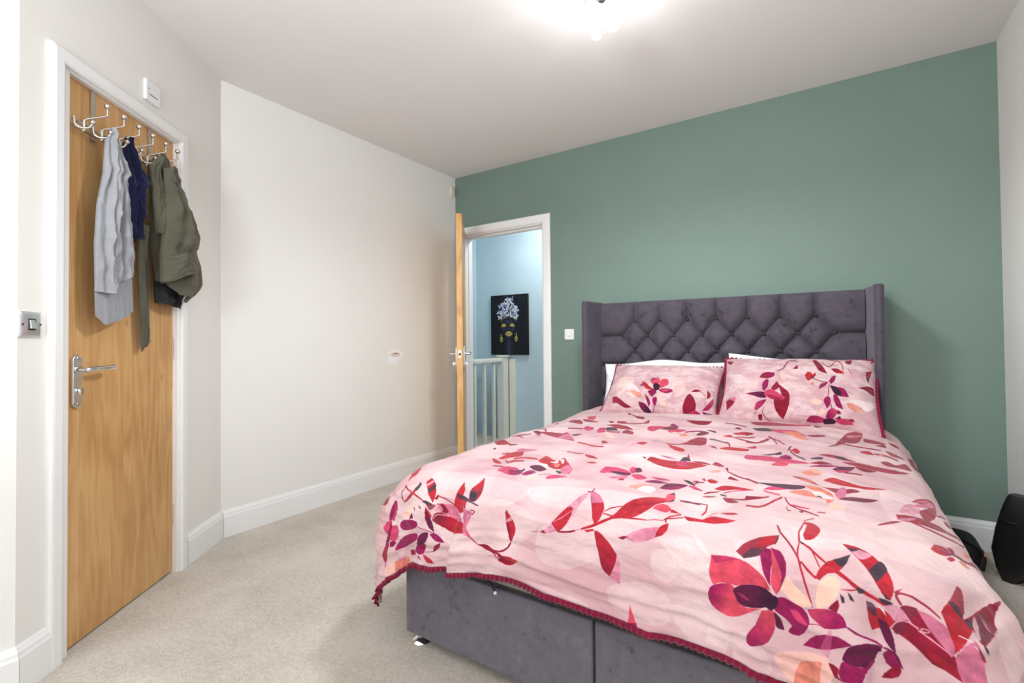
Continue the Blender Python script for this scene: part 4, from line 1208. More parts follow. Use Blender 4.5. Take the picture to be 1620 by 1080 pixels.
('kM',1,[373,1387,381,1381,405,1369,427,1352,437,1341,456,1303,464,1291,472,1284,479,1280,484,1280,486,1286,486,1301,484,1320,476,1353,455,1385,447,1392,429,1400,419,1402,395,1396,383,1392],[374,1386,506,1300]),
('b',1,[341,1371,361,1383,378,1396,378,1386,366,1376,345,1366,341,1365]),
('h',1,[394,1437,411,1402,420,1398,448,1390,443,1403,429,1421,414,1431]),
('h',1,[298,1057,320,1040,349,1021,388,990,400,986,426,982,488,984,479,991,467,1005,454,1031,424,1062,408,1073,391,1082,356,1105,338,1124,320,1128,307,1127,301,1120,298,1097]),
('k',1,[344,1012,348,993,379,953,385,942,394,917,399,940,399,952,394,960,384,972,368,982]),
('m',1,[392,989,406,956,412,949,418,950,425,954,435,966,431,978,415,994,409,997,403,995]),
('c',1,[385,1155,389,1102,394,1078,399,1060,405,1045,413,1039,421,1038,426,1043,429,1064,428,1085,421,1121,414,1142]),
('d',1,[414,896,417,853,419,841,423,832,422,823,418,826,416,831,413,847,412,893]),
('r',1,[422,868,429,850,433,842,438,838,442,843,447,852,453,871,449,893,445,899,441,902,437,900,431,893]),
('k',1,[414,849,422,897,436,932,441,942,453,952,473,963,473,954,454,940,432,906,425,889,417,844]),
('d',1,[487,986,517,933,526,926,536,927,551,939,545,954,529,968,512,980,502,983]),
('k',1,[484,939,487,916,491,906,523,868,523,884,520,898,516,904,499,919]),
('k',1,[251,513,261,510,291,509,306,506,321,501,336,491,348,468,358,461,353,505,343,526,321,558,313,599,302,606,290,608,281,606,272,593,256,537]),
('h',1,[316,516,333,503,355,465,381,443,399,398,415,444,425,452,434,495,441,514,457,545,460,562,408,550,397,551,376,560,365,560,327,538]),
('o',1,[366,519,393,497,408,465,420,458,437,519,444,564,425,591,414,602,403,606,394,601,381,553,373,540]),
('d',1,[458,546,472,516,480,460,490,452,511,445,521,427,529,445,521,457,513,513,502,541,493,551,483,553,465,551]),
('o',1,[414,649,417,606,432,579,440,573,448,582,457,596,467,638,473,655,466,660,448,666,440,666,433,665,419,658]),
('d',1,[330,704,342,724,355,755,360,768,369,821,371,827,374,823,366,774,357,735,350,718,336,698,331,692]),
('d',1,[268,844,287,847,298,845,309,839,318,829,328,814,331,762,336,745,333,726,321,771,316,818,307,828,297,831,266,830]),
('d',1,[354,730,365,753,378,771,384,794,395,819,398,823,399,810,384,763,372,745,358,720,354,715]),
('d',1,[244,669,267,679,274,683,262,706,256,717,251,721,247,711,244,692]),
('dh',1,[209,273,224,264,242,237,265,226,287,219,306,220,325,226,365,251,389,248,414,228,438,221,454,200,461,223,463,253,457,265,442,279,420,286,369,309,339,319,307,339,276,353,251,362,236,360,226,350],[210,280,469,259]),
('d',1,[473,201,481,222,501,229,508,236,503,256,497,268,491,285,485,292,481,284,475,248]),
('h',1,[396,1453,404,1456,416,1457,427,1458,435,1457,435,1446,403,1442,395,1442]),
('r',1,[372,1594,386,1593,395,1590,403,1582,407,1557,417,1521,443,1470,441,1461,409,1524,399,1554,392,1567,384,1573,370,1578]),
('b',1,[446,1464,455,1493,459,1501,464,1505,487,1518,510,1526,524,1535,525,1524,505,1514,482,1508,465,1499,461,1495,457,1487,448,1459]),
('h',1,[460,1501,481,1503,499,1502,504,1501,504,1495,460,1495]),
('d',1,[482,1529,492,1514,492,1525,490,1539,488,1539,486,1537]),
('q',1,[454,1514,459,1546,461,1548,466,1545,466,1538,461,1540,460,1539,455,1512]),
('d',1,[521,1508,538,1504,538,1499,521,1503]),
('d',1,[360,1503,384,1496,411,1485,407,1492,401,1497,374,1515,362,1521,359,1518]),
('b',1,[686,1357,715,1340,725,1315,733,1306,748,1296,763,1290,793,1270,808,1264,817,1257,821,1259,793,1325,783,1344,775,1352,725,1378,703,1389,697,1391,691,1389,688,1382]),
('P',1,[698,1310,706,1257,722,1194,729,1178,735,1169,741,1165,749,1163,755,1164,758,1169,752,1213,745,1254,739,1273,733,1287,726,1296,707,1309,703,1311]),
('b',1,[740,1145,748,1106,756,1086,769,1037,786,1005,808,952,817,937,827,930,830,932,833,937,834,946,833,989,811,1084,799,1154,775,1256,767,1283,759,1300,754,1304,752,1299,750,1289,748,1265,747,1252,748,1231,753,1198,761,1177,771,1157,786,1103,786,1096,783,1093,778,1094,773,1096,766,1101,756,1112,746,1141]),
('p',1,[734,1188,740,1172,750,1154,764,1108,775,1085,787,1039,798,1017,821,959,825,958,826,971,826,987,824,1004,811,1030,794,1082,782,1104,771,1142,760,1157]),
('p',0.8,[746,1137,754,1102,763,1084,775,1040,783,1024,791,1012,820,947,798,1012,788,1030,769,1087,753,1112]),
('b',1,[639,1495,656,1467,662,1439,671,1416,681,1405,696,1396,676,1434,662,1471,650,1487,643,1494]),
('P',0.8,[679,1395,684,1387,699,1371,727,1346,732,1340,722,1361,709,1380,701,1387,692,1391]),
('b',1,[799,1150,820,1106,883,942,877,939,812,1105,804,1121]),
('b',1,[822,1134,833,1109,878,989,858,1103,836,1158,831,1160,825,1157,823,1149]),
('b',1,[742,1321,742,1337,745,1345,749,1348,754,1349,761,1345,784,1312,789,1310,796,1312,801,1308,811,1293,824,1269,846,1205,865,1174,879,1146,887,1131,882,1104,855,1170,829,1218,818,1249,810,1261,800,1267,776,1295,762,1308,757,1307,747,1295]),
('b',1,[717,1385,739,1390,749,1389,789,1369,799,1363,812,1353,831,1323,878,1199,889,1158,866,1203,822,1318,803,1349,792,1357,752,1374,742,1377,719,1376]),
('r',1,[729,1562,741,1507,750,1493,765,1474,773,1469,775,1472,773,1502,768,1539,753,1562,745,1569,738,1570,735,1569]),
('m',1,[749,1535,763,1509,767,1506,769,1508,769,1536,761,1546,753,1552,750,1547]),
('d',1,[777,1451,786,1442,789,1443,788,1459,785,1483,780,1496,777,1498,775,1496]),
('r',1,[756,1571,761,1556,768,1543,770,1542,772,1543,773,1549,764,1573,762,1574]),
('q',1,[765,1534,773,1528,784,1513,787,1511,790,1523,804,1504,848,1419,878,1355,886,1344,878,1336,855,1377,828,1438,814,1462,805,1476,801,1479,795,1477,791,1479,772,1504]),
('o',1,[824,1374,836,1360,853,1334,854,1339,851,1360,845,1369,825,1418,818,1427,817,1423,818,1411]),
('o',0.8,[778,1548,784,1536,793,1511,798,1503,800,1508,796,1536,800,1546,795,1553,789,1557,786,1556]),
('d',1,[799,1505,819,1451,832,1423,855,1369,858,1367,859,1372,841,1432,814,1483,804,1500]),
('q',1,[881,1347,875,1355,871,1356,874,1341]),
('r',1,[-225,1821,-222,1812,-212,1823,-190,1850,-186,1865,-187,1876,-191,1892,-201,1911,-201,1895,-204,1887,-209,1881,-212,1874]),
('d',1,[-217,1851,-211,1846,-209,1848,-206,1853,-203,1861,-202,1871,-197,1894,-201,1911,-201,1895,-204,1887,-209,1881]),
('P',1,[-219,1843,-205,1832,-200,1836,-199,1842,-216,1850]),
('d',1,[-203,1910,-210,1925,-222,1934,-237,1940,-256,1940,-257,1943,-236,1944,-228,1942,-219,1938,-209,1930,-203,1923,-200,1912]),
('d',1,[-269,1940,-250,1948,-237,1951,-225,1952,-224,1949,-267,1937]),
('dr',1,[-242,1948,-224,1950,-196,1947,-168,1949,-186,1966,-192,1971,-200,1975,-216,1976,-229,1974,-239,1969,-234,1956],[-227,1951,-185,1957]),
('q',1,[-146,1863,-121,1858,-102,1852]),
('P',1,[-107,1854,-95,1847,-79,1831,-61,1798,-42,1774,-25,1747,-8,1723,1,1713,3,1729,3,1735,-8,1757,-15,1780,-23,1794,-29,1814,-44,1831,-57,1840,-86,1854,-92,1855]),
('r',1,[-75,1823,-61,1800,-42,1775,-33,1771,-26,1771,-24,1775,-25,1790,-34,1820,-40,1829,-49,1838,-56,1841,-61,1834]),
('P',1,[-71,1821,-48,1804,-24,1778,-25,1777,-50,1802,-72,1820]),
('d',1,[-106,1854,-97,1846,-92,1849,-89,1854]),
('d',1,[-53,1842,-40,1841,-17,1835,-2,1828,-4,1825,-24,1832,-53,1838]),
('P',1,[-5,1828,10,1822,14,1820,13,1818,-3,1824,-6,1826]),
('r',1,[12,1822,33,1813,80,1781,102,1764,99,1761,10,1819]),
('r',1,[5,1716,12,1710,16,1709,33,1719,48,1733,54,1742,59,1755,56,1781,54,1787,44,1800,33,1782,23,1753]),
('p',1,[5,1716,12,1710,16,1709,27,1715,46,1731,52,1737,22,1748]),
('d',1,[-4,1714,3,1715,10,1712,11,1703,10,1695,8,1693,7,1709,-5,1711]),
('r',1,[61,1763,76,1749,102,1735,101,1733,74,1746,62,1759,60,1762]),
('r',1,[59,1769,85,1771,92,1770,92,1767,59,1766]),
('r',1,[19,1821,41,1813,44,1813,47,1816,28,1824]),
('r',1,[44,1804,64,1788,82,1770,92,1757,100,1739,108,1726,141,1693,188,1657,193,1650,196,1647,200,1646,207,1651,210,1657,212,1663,210,1671,207,1678,144,1752,132,1760,87,1776,70,1788]),
('d',0.5,[113,1724,141,1718,157,1711,172,1699,202,1681,189,1699,179,1708,169,1714,136,1725]),
('c',1,[190,1662,187,1614,188,1605,192,1599,196,1597,199,1598,203,1606,212,1642,209,1675,205,1685,203,1685,201,1682]),
('k',1,[190,1616,194,1585,198,1595,202,1607]),
('k',1,[206,1683,208,1651,210,1651,212,1654,215,1662,211,1674]),
('c',1,[176,1719,182,1710,196,1697,200,1697,208,1699,218,1708,223,1712,210,1722,199,1722]),
('r',1,[219,1719,222,1711,224,1710,234,1713,243,1717]),
('r',1,[112,1768,170,1757,170,1754,131,1759,111,1765]),
('h',1,[170,1757,189,1749,209,1747,209,1745,189,1746,170,1755]),
('r',1,[210,1746,223,1732,247,1719,246,1716,221,1729,210,1741,208,1744]),
('r',1,[218,1750,216,1740,230,1736,250,1728,254,1725,254,1723,213,1738,213,1745,216,1751]),
('r',1,[198,1796,200,1779,204,1767,212,1757,221,1751,224,1751,224,1759,224,1769,222,1774,214,1787]),
('Pp',1,[125,1812,146,1792,171,1778,201,1767,199,1780,197,1798,162,1817,150,1820,143,1819],[125,1812,215,1778]),
('d',1,[111,1817,125,1809,135,1808,124,1820,121,1820]),
('r',1,[252,1720,295,1717,299,1714,311,1702,320,1698,340,1696,365,1695,350,1711,321,1722,293,1725,271,1730,265,1731,261,1729]),
('r',1,[292,1707,298,1696,298,1685,290,1632,287,1632,294,1681,294,1692,290,1705]),
('q',1,[226,1651,243,1649,265,1639,289,1635,289,1632,274,1632,260,1634,241,1642,225,1646]),
('b',1,[300,1711,317,1689,322,1676,321,1673,316,1686]),
('r',1,[325,1672,337,1661,353,1652,357,1652,366,1655,347,1675,341,1676]),
('rd',1,[47,1816,54,1814,58,1815,68,1819,99,1847,109,1861,105,1883,99,1900,90,1918,77,1911,66,1889,61,1871,50,1826],[64,1834,91,1908]),
('Pp',1,[109,1861,118,1883,119,1899,116,1932,109,1928,94,1921,90,1918,101,1900],[109,1861,108,1948]),
('c',1,[144,1971,152,1981,154,1987,155,1996,157,2003,163,2011,139,2018,145,1977]),
('m',1,[139,2015,161,2007,162,2008,164,2014,159,2016,139,2017]),
('r',1,[-758,1580,-732,1616,-701,1646,-681,1668,-674,1682,-673,1690,-684,1704,-688,1718,-690,1720,-697,1698,-706,1681,-740,1652,-747,1638,-780,1600,-776,1597,-769,1596,-772,1585]),
('d',1,[-819,1772,-824,1764,-770,1764,-762,1762,-752,1781,-753,1790,-759,1794,-766,1794,-783,1789]),
('r',1,[-573,1751,-562,1739,-556,1737,-539,1746,-524,1760,-509,1780,-504,1793,-505,1803,-506,1817,-511,1813,-536,1790,-561,1761]),
('k',1,[-542,1780,-527,1756,-517,1766,-517,1771,-519,1776,-531,1790]),
('P',1,[-561,1760,-545,1745,-535,1749,-535,1751,-553,1768]),
('r',1,[-693,1740,-684,1752,-663,1770,-646,1783,-625,1794,-566,1809,-536,1820,-534,1818,-577,1800,-623,1789,-644,1779,-660,1767,-690,1738]),
('r',1,[-655,1819,-645,1817,-639,1812,-609,1798,-601,1789,-596,1780,-593,1763,-609,1757,-618,1772,-632,1790,-641,1796,-658,1800,-664,1806,-672,1810]),
('k',1,[-622,1778,-617,1773,-610,1750,-594,1759,-590,1763,-590,1775,-595,1785,-608,1783]),
('d',1,[-688,1745,-698,1772,-686,1792,-688,1800,-684,1806,-678,1810,-656,1818,-651,1818,-675,1809,-680,1806,-679,1800,-693,1774,-685,1747]),
('k',1,[-547,1819,-541,1814,-537,1813,-506,1820,-505,1822,-508,1824,-514,1827]),
('d',1,[-499,1795,-458,1804,-420,1819,-419,1817,-457,1801,-491,1794,-499,1792]),
('d',1,[-507,1803,-490,1791,-490,1798,-492,1806,-495,1806]),
('r',1,[-413,1847,-417,1841,-424,1794,-422,1779,-417,1760,-416,1742,-400,1766,-396,1774,-397,1788,-396,1798,-390,1799,-371,1792,-366,1792,-365,1794,-369,1802,-365,1813,-366,1820,-369,1825,-396,1842]),
('k',1,[-421,1785,-399,1790,-384,1792,-371,1789,-362,1793,-362,1795,-365,1796,-372,1796,-388,1802,-401,1801,-409,1799,-414,1796]),
('b',1,[-364,1795,-372,1775,-374,1768,-372,1760,-361,1741,-358,1734,-356,1716,-357,1709,-342,1731,-329,1758,-328,1773,-330,1785,-337,1794,-341,1797,-346,1798]),
('r',1,[-372,1758,-359,1736,-356,1721,-357,1706,-346,1723,-340,1739,-341,1749,-342,1753,-346,1756,-351,1757,-366,1756]),
('k',1,[-374,1771,-360,1767,-353,1767,-347,1769,-339,1783,-338,1794,-349,1796,-362,1792,-366,1788]),
('k',1,[-370,1796,-345,1802,-324,1810,-323,1807,-331,1803,-359,1795,-370,1793]),
('dr',1,[-503,1872,-491,1851,-479,1846,-463,1845,-454,1847,-438,1858,-418,1867,-403,1869,-379,1859,-369,1864,-363,1872,-361,1882,-364,1899,-390,1899,-416,1914,-426,1911,-435,1907,-450,1896,-481,1887],[-503,1872,-371,1874]),
('q',0.6,[-501,1868,-486,1853,-481,1850,-475,1850,-469,1851,-464,1854,-462,1859,-464,1873,-466,1881,-471,1886,-476,1887,-486,1882]),
('p',1,[-470,1817,-433,1817,-420,1821,-409,1827,-400,1838,-393,1840,-383,1839,-377,1843,-375,1851,-372,1862,-378,1861,-392,1863,-412,1871,-434,1857,-453,1838,-459,1829]),
('d',1,[-489,1818,-468,1817,-461,1818,-452,1823,-445,1831,-436,1844,-439,1847,-447,1849,-455,1848,-463,1845,-471,1839,-476,1830]),
('P',0.85,[-507,1831,-486,1820,-479,1819,-472,1822,-464,1828,-460,1841,-463,1843,-471,1844,-486,1842]),
('q',0.8,[-534,1822,-513,1820,-492,1821,-491,1825,-495,1830,-507,1839,-514,1838]),
('P',1,[-499,1873,-484,1859,-479,1856,-473,1855,-432,1862,-431,1859,-440,1850,-458,1845,-463,1844,-462,1846,-442,1853,-434,1860,-433,1859,-459,1853,-474,1852,-481,1853,-487,1857,-501,1871]),
('p',1,[-383,1809,-377,1809,-362,1821,-343,1826,-339,1828,-340,1838,-348,1859,-353,1878,-349,1891,-346,1897,-338,1904,-333,1911,-333,1918,-340,1908,-360,1903,-366,1899,-365,1878,-369,1839,-372,1824,-376,1813]),
('d',1,[-349,1822,-332,1825,-340,1835,-337,1837,-329,1828,-329,1824,-339,1820,-348,1820]),
('r',1,[-531,1831,-518,1840,-504,1860,-504,1865,-516,1875,-527,1880,-533,1880,-534,1871,-529,1840]),
('M',1,[-529,1838,-523,1848,-517,1862,-502,1877,-501,1884,-498,1892,-492,1900,-487,1915,-520,1895,-525,1889,-528,1883,-531,1867,-528,1845]),
('O',0.8,[-632,1844,-602,1829,-596,1827,-592,1830,-590,1836,-592,1855,-599,1861,-620,1869,-638,1871,-658,1868,-660,1865,-654,1856,-645,1851,-641,1847,-639,1845]),
('d',1,[-610,1880,-608,1876,-596,1863,-590,1859,-591,1867,-589,1876]),
('k',1,[-590,1840,-582,1842,-577,1849,-576,1854]),
('k',1,[-568,1831,-552,1835,-548,1839,-547,1843,-556,1837]),
('m',1,[-746,1840,-733,1831,-730,1816,-725,1810,-725,1802,-723,1795,-719,1793,-712,1799,-703,1823,-700,1830,-712,1841,-722,1847,-727,1853,-747,1859,-752,1857,-754,1853,-754,1848,-751,1843]),
('h',1,[-740,1855,-730,1851,-724,1844,-713,1837,-706,1824,-708,1817,-708,1811,-703,1821,-689,1838,-704,1844,-717,1852,-723,1859,-732,1862,-736,1862]),
('h',1,[-783,1868,-777,1861,-768,1858,-750,1856,-745,1858,-742,1861,-739,1872,-749,1877,-752,1883,-762,1893,-780,1894,-783,1889,-778,1883]),
('h',1,[-778,1899,-773,1895,-761,1890,-757,1883,-751,1879,-745,1877,-726,1878,-706,1888,-693,1896,-708,1902,-704,1910,-704,1916,-733,1918,-751,1924,-756,1924,-769,1920,-781,1913,-785,1909,-786,1904]),
('M',0.9,[-809,1919,-800,1911,-794,1899,-767,1891,-754,1873,-743,1868,-744,1862,-742,1859,-741,1873,-750,1881,-755,1890,-784,1910,-793,1921,-806,1929,-808,1925]),
('m',1,[-688,1887,-674,1878,-667,1876,-634,1880,-584,1882,-571,1886,-565,1893,-563,1900,-570,1905,-583,1910,-601,1915,-615,1916,-629,1916,-640,1914,-666,1905,-681,1896,-686,1891]),
('m',1,[-767,1953,-744,1952,-749,1945,-739,1940,-737,1934,-693,1930,-608,1930,-579,1927,-570,1927,-570,1930,-563,1938,-563,1942,-571,1948,-591,1955,-614,1960,-652,1960,-692,1957,-729,1957]),
('M',1,[-577,1966,-561,1950,-561,1942,-562,1936,-560,1932,-547,1924,-534,1919,-519,1917,-515,1918,-512,1922,-513,1928,-515,1940,-518,1945,-526,1951,-547,1962,-559,1965]),
('m',1,[-591,1981,-590,1975,-577,1966,-531,1953,-522,1952,-525,1958,-533,1968,-531,1978,-533,1981,-551,1986,-559,1987]),
('m',1,[-508,1921,-492,1917,-480,1918,-452,1930,-440,1943,-467,1939,-492,1931]),
('d',1,[-489,1974,-495,1969,-488,1961,-472,1950,-453,1942,-452,1948,-454,1952,-460,1958]),
('m',1,[-563,1903,-536,1908,-517,1913,-486,1918,-486,1916,-555,1902,-562,1901]),
('M',1,[-527,1978,-494,1974,-482,1970,-479,1969,-480,1968,-496,1973,-528,1977]),
('m',1,[-793,1934,-788,1926,-781,1922,-779,1919,-766,1921,-750,1928,-748,1931,-763,1932,-767,1935,-775,1937]),
('d',1,[-629,1977,-598,1978,-586,1984,-583,1987,-584,1990,-603,1993,-613,1993,-618,1991,-618,1988]),
('r',1,[-539,1985,-509,1991,-493,1995,-487,1999,-482,2006,-493,2006,-507,2005,-534,1996,-538,1993,-540,1987]),
('d',1,[-572,1992,-562,1991,-553,1998,-548,2003]),
('o',1,[-800,1980,-733,1986,-669,1990,-649,1995,-643,1999,-637,2006,-635,2014,-799,2016,-807,2010,-810,2004,-809,1998,-800,1985]),
('O',0.7,[-857,1980,-837,1982,-807,1982,-800,1983,-797,1989,-800,1998,-813,2011,-823,2013,-836,2013,-847,2011,-855,2008,-862,2001,-862,1993]),
('p',1,[-792,1982,-722,1986,-672,1985,-668,1987,-669,1990,-675,1996,-697,1995]),
('b',1,[-846,1944,-836,1941,-830,1935,-819,1929,-805,1919,-793,1916,-780,1911,-784,1917,-792,1924,-800,1933,-800,1944,-811,1952,-831,1958,-848,1968,-850,1965,-845,1950]),
('b',1,[-816,1939,-821,1943,-826,1950,-846,1961,-858,1970,-855,1976,-859,1979,-856,1980,-852,1978,-852,1972,-844,1962,-822,1951,-812,1940]),
('h',1,[-359,1892,-355,1897,-337,1911,-335,1920,-330,1925,-318,1932,-313,1934,-312,1933,-327,1922,-331,1916,-333,1908,-353,1895,-355,1889]),
('d',1,[-315,1933,-293,1931,-278,1933,-267,1937,-251,1946,-241,1956,-243,1965,-231,1969,-218,1970,-229,1974,-234,1974,-241,1972,-247,1965,-247,1954,-255,1950]),
('b',1,[375,1783,389,1763,417,1734,434,1724,455,1715,454,1729,450,1743,436,1755,426,1775,421,1780,414,1785,392,1793]),
('r',1,[410,1763,423,1733,435,1725,451,1718,452,1721,450,1738,448,1744,443,1749,425,1761]),
('k',1,[448,1745,454,1715,455,1712,455,1717,455,1726,452,1739,450,1745]),
('k',0.8,[388,1790,405,1769,410,1766,423,1767,426,1768,427,1773,422,1780,407,1788,392,1793]),
('b',1,[447,1674,450,1692,455,1708,474,1735,497,1777,499,1775,481,1738,458,1704,449,1670]),
('r',1,[504,1715,500,1703,502,1661,499,1623,502,1617,505,1614,510,1613,514,1614,521,1623,530,1652,530,1671,525,1695,520,1706,514,1712]),
('r',1,[495,1722,493,1694,501,1617,499,1611,490,1693,491,1714,492,1724]),
('d',1,[497,1613,504,1594,517,1568,516,1561,501,1592,497,1606]),
('w',0.7,[496,1692,500,1642,503,1636,505,1645,502,1684,501,1688]),
('r',1,[493,1723,490,1745,490,1760,499,1795,509,1824,519,1847,521,1846,504,1799,493,1759,493,1745,495,1723]),
('r',1,[494,1724,511,1736,529,1756,542,1764,543,1761,532,1752,513,1730,496,1721]),
('k',1,[492,1710,496,1722,503,1724,501,1727,497,1728]),
('r',1,[517,1745,531,1775,533,1774,520,1746,518,1743]),
('r',1,[497,1771,509,1787,520,1797,524,1799,531,1797,536,1794,535,1791,528,1794,522,1793,499,1769]),
('r',1,[525,1797,531,1778,545,1759,561,1749,585,1722,580,1739,574,1759,568,1768,558,1778,546,1783,533,1799,530,1799]),
('k',1,[554,1752,585,1722,581,1737,577,1754,571,1762,565,1761]),
('r',1,[558,1777,567,1782,596,1794,600,1794,602,1790,563,1773,559,1772]),
('O',1,[462,1831,476,1804,486,1816,514,1837,520,1844,513,1849,497,1856,478,1845]),
('O',1,[530,1806,534,1801,549,1787,553,1785,561,1785,566,1788,568,1795,567,1808,563,1818,558,1827,551,1836,536,1845,529,1845,526,1840,526,1829]),
('d',1,[549,1840,566,1822,569,1831,565,1842]),
('k',1,[568,1812,576,1816,578,1823,576,1825,573,1825]),
('k',1,[581,1805,589,1810,595,1818,586,1816]),
('r',1,[570,1805,586,1802,599,1795,598,1794,581,1801,570,1804]),
('hm',1,[509,1856,529,1847,548,1842,558,1841,571,1843,577,1846,582,1852,586,1861,555,1876,545,1879,537,1877,519,1869,514,1865],[535,1848,564,1865]),
('d',1,[502,1886,529,1878,554,1876,554,1875,530,1877,506,1883]),
('m',1,[586,1862,601,1866,610,1866,611,1864,587,1859]),
('m',1,[501,1930,514,1913,545,1889,571,1882,585,1882,597,1884,581,1902,562,1915,531,1926]),
('O',0.6,[450,1971,453,1961,460,1955,487,1944,508,1938,532,1934,552,1932,559,1934,564,1940,568,1949,569,1960,564,1971,524,1998,485,2010,473,2005,462,1996]),
('o',0.85,[483,2014,489,1978,501,1959,509,1950,533,1944,542,1943,543,1945,541,1953,540,1986,506,2001]),
('d',1,[557,1938,568,1936,578,1938,580,1940,578,1948,579,1951,587,1954,596,1956,585,1956,573,1955,568,1951]),
('p',0.5,[538,1925,546,1903,550,1886,554,1879,558,1876,560,1883,562,1909,561,1921,558,1929,554,1931]),
('c',1,[326,1801,357,1796,383,1796,396,1799,420,1810,431,1817,436,1822,445,1841,411,1840,405,1840,391,1847,379,1852,354,1853,345,1856,335,1863,331,1862,326,1853,324,1831,326,1817]),
('m',0.5,[326,1801,371,1795,389,1797,377,1800,362,1805,345,1813,338,1815,331,1811]),
('mc',1,[322,1889,326,1873,334,1864,351,1855,363,1852,373,1854,376,1858,380,1872,389,1893,393,1895,402,1894,429,1883,384,1919,368,1926,360,1928,345,1926,337,1921,329,1914,322,1902],[325,1892,360,1905]),
('Mv',1,[373,1864,376,1857,388,1848,405,1841,423,1838,436,1840,447,1847,452,1854,452,1864,451,1872,409,1890,393,1894,387,1891,384,1889,377,1875],[394,1866,448,1868]),
('h',0.7,[379,1864,394,1866,406,1876,400,1876,391,1875]),
('m',1,[423,1779,428,1765,435,1761,441,1761,445,1769,447,1779,444,1804,444,1832,429,1807]),
('m',1,[442,1757,456,1759,460,1761,466,1768,472,1782,472,1804,462,1831,456,1844,461,1822,462,1808,455,1783]),
('c',1,[441,1752,447,1767,459,1790,465,1809,463,1821,455,1847,448,1835,445,1823,446,1791]),
('cm',1,[429,1887,444,1880,448,1880,452,1883,452,1918,448,1930,440,1946,428,1956,417,1967,413,1970,405,1972,398,1969,399,1954,401,1946,416,1923],[437,1899,411,1965]),
('m',1,[452,1854,463,1848,471,1847,498,1854,509,1865,513,1873,514,1879,504,1906,494,1916,483,1918,476,1916,477,1911,483,1902,473,1888,466,1884,452,1879,451,1877]),
('h',1,[478,1867,490,1866,494,1867,506,1879,509,1883,509,1886,505,1887,497,1886,489,1882]),
('M',1,[451,1881,456,1883,462,1891,469,1915,466,1916,457,1916,453,1912]),
('v',1,[433,1860,436,1856,444,1850,448,1849,455,1850,459,1854,459,1858,455,1872,448,1880,443,1881,437,1879,434,1877,432,1870]),
('r',1,[563,1775,588,1793,614,1800,646,1803,659,1796,661,1794,661,1789,648,1797,622,1794,596,1788,565,1771]),
('k',1,[595,1792,605,1790,609,1791,612,1794,608,1799,601,1801,597,1797]),
('k',1,[637,1793,656,1788,661,1788,661,1792,655,1797,646,1799,640,1798]),
('r',1,[570,1699,582,1696,595,1695,612,1698,624,1703,646,1719,653,1732,659,1755,656,1786,641,1782,610,1739]),
('P',1,[584,1712,601,1701,614,1701,620,1701,622,1704,615,1716,609,1723,603,1726,598,1725]),
('k',1,[580,1706,601,1699,596,1707,588,1713,585,1713]),
('k',1,[617,1747,635,1709,639,1708,643,1710,648,1719,647,1728,643,1739,634,1760,631,1765]),
('k',1,[640,1778,648,1780,656,1786,649,1788]),
('b',1,[660,1765,675,1757,683,1755,710,1760,730,1766,731,1763,711,1754,684,1749,670,1754,661,1761]),
('b',1,[658,1765,672,1742,667,1754,666,1757,669,1756,674,1753,664,1766]),
('b',1,[660,1769,662,1773,672,1783,673,1783,675,1780,663,1766,662,1765]),
('r',1,[617,1818,640,1810,651,1809,659,1811,665,1815,668,1820,666,1825,657,1832,632,1848,620,1829]),
('k',0.8,[615,1809,626,1808,632,1810,636,1818,635,1826,627,1825,621,1822,618,1819]),
('w',1,[636,1807,647,1809,653,1817]),
('M',1,[638,1826,654,1824,661,1828,673,1843,674,1854,675,1860,667,1858,659,1853,648,1841]),
('d',1,[665,1829,666,1812,674,1783,680,1777,691,1773,700,1774,716,1791,736,1801,745,1810,753,1810,762,1811,767,1813,787,1838,762,1840,738,1844,696,1833]),
('r',0.6,[717,1827,771,1825,776,1827,784,1838,734,1838,723,1833]),
('q',0.85,[674,1783,691,1773,696,1772,698,1774,696,1787,685,1804,685,1823,683,1827,675,1833,670,1832,666,1824,666,1811]),
('P',0.85,[648,1804,661,1790,664,1788,671,1787,678,1790,694,1805,686,1803,683,1803,673,1812,666,1815]),
('p',1,[696,1774,715,1770,733,1772,742,1774,755,1785,756,1790,756,1804,758,1808,759,1816,749,1813,727,1801,713,1793]),
('P',1,[666,1828,670,1816,680,1808,687,1806,705,1808,714,1808,720,1801,720,1798,716,1796,708,1800,703,1806,702,1810,755,1814,755,1812,722,1808,704,1808,711,1801,718,1799,715,1803,710,1805,687,1803,680,1806,668,1815,665,1822,664,1828]),
('r',1,[729,1750,731,1736,738,1718,761,1676,768,1659,775,1662,775,1667,774,1674,768,1695,770,1702,764,1728,765,1734,769,1736,775,1737,780,1738,781,1741,777,1757,772,1773,759,1799,757,1808,756,1805,755,1788,744,1775]),
('b',1,[737,1719,768,1659,771,1672,769,1696,770,1701,768,1715,764,1736,762,1736,745,1726]),
('k',1,[737,1719,746,1709,757,1720,762,1728,765,1736,746,1728]),
('d',1,[765,1736,782,1715,795,1703,819,1669,827,1653,835,1636,841,1616,845,1600,853,1578,858,1574,850,1611,855,1618,847,1683,830,1713,795,1759,791,1755,790,1747]),
('k',1,[766,1736,779,1725,784,1728,785,1734,779,1743]),
('q',1,[802,1700,823,1671,829,1669,838,1669,843,1679,840,1694,825,1718,791,1759,796,1742,797,1726]),
('p',0.8,[813,1689,824,1686,828,1686,831,1689,831,1703,829,1710,825,1708,822,1702]),
('g',1,[786,1725,790,1713,794,1707,797,1706,799,1713,797,1740,795,1749,791,1754,787,1751,784,1740]),
('p',1,[766,1814,761,1807,760,1802,766,1786,781,1763,785,1761,786,1762,787,1773,796,1779,806,1793,812,1812,786,1840]),
('w',1,[760,1774,780,1767,781,1765,765,1770,761,1772]),
('w',1,[779,1772,785,1780,793,1782,794,1781,785,1779,781,1771]),
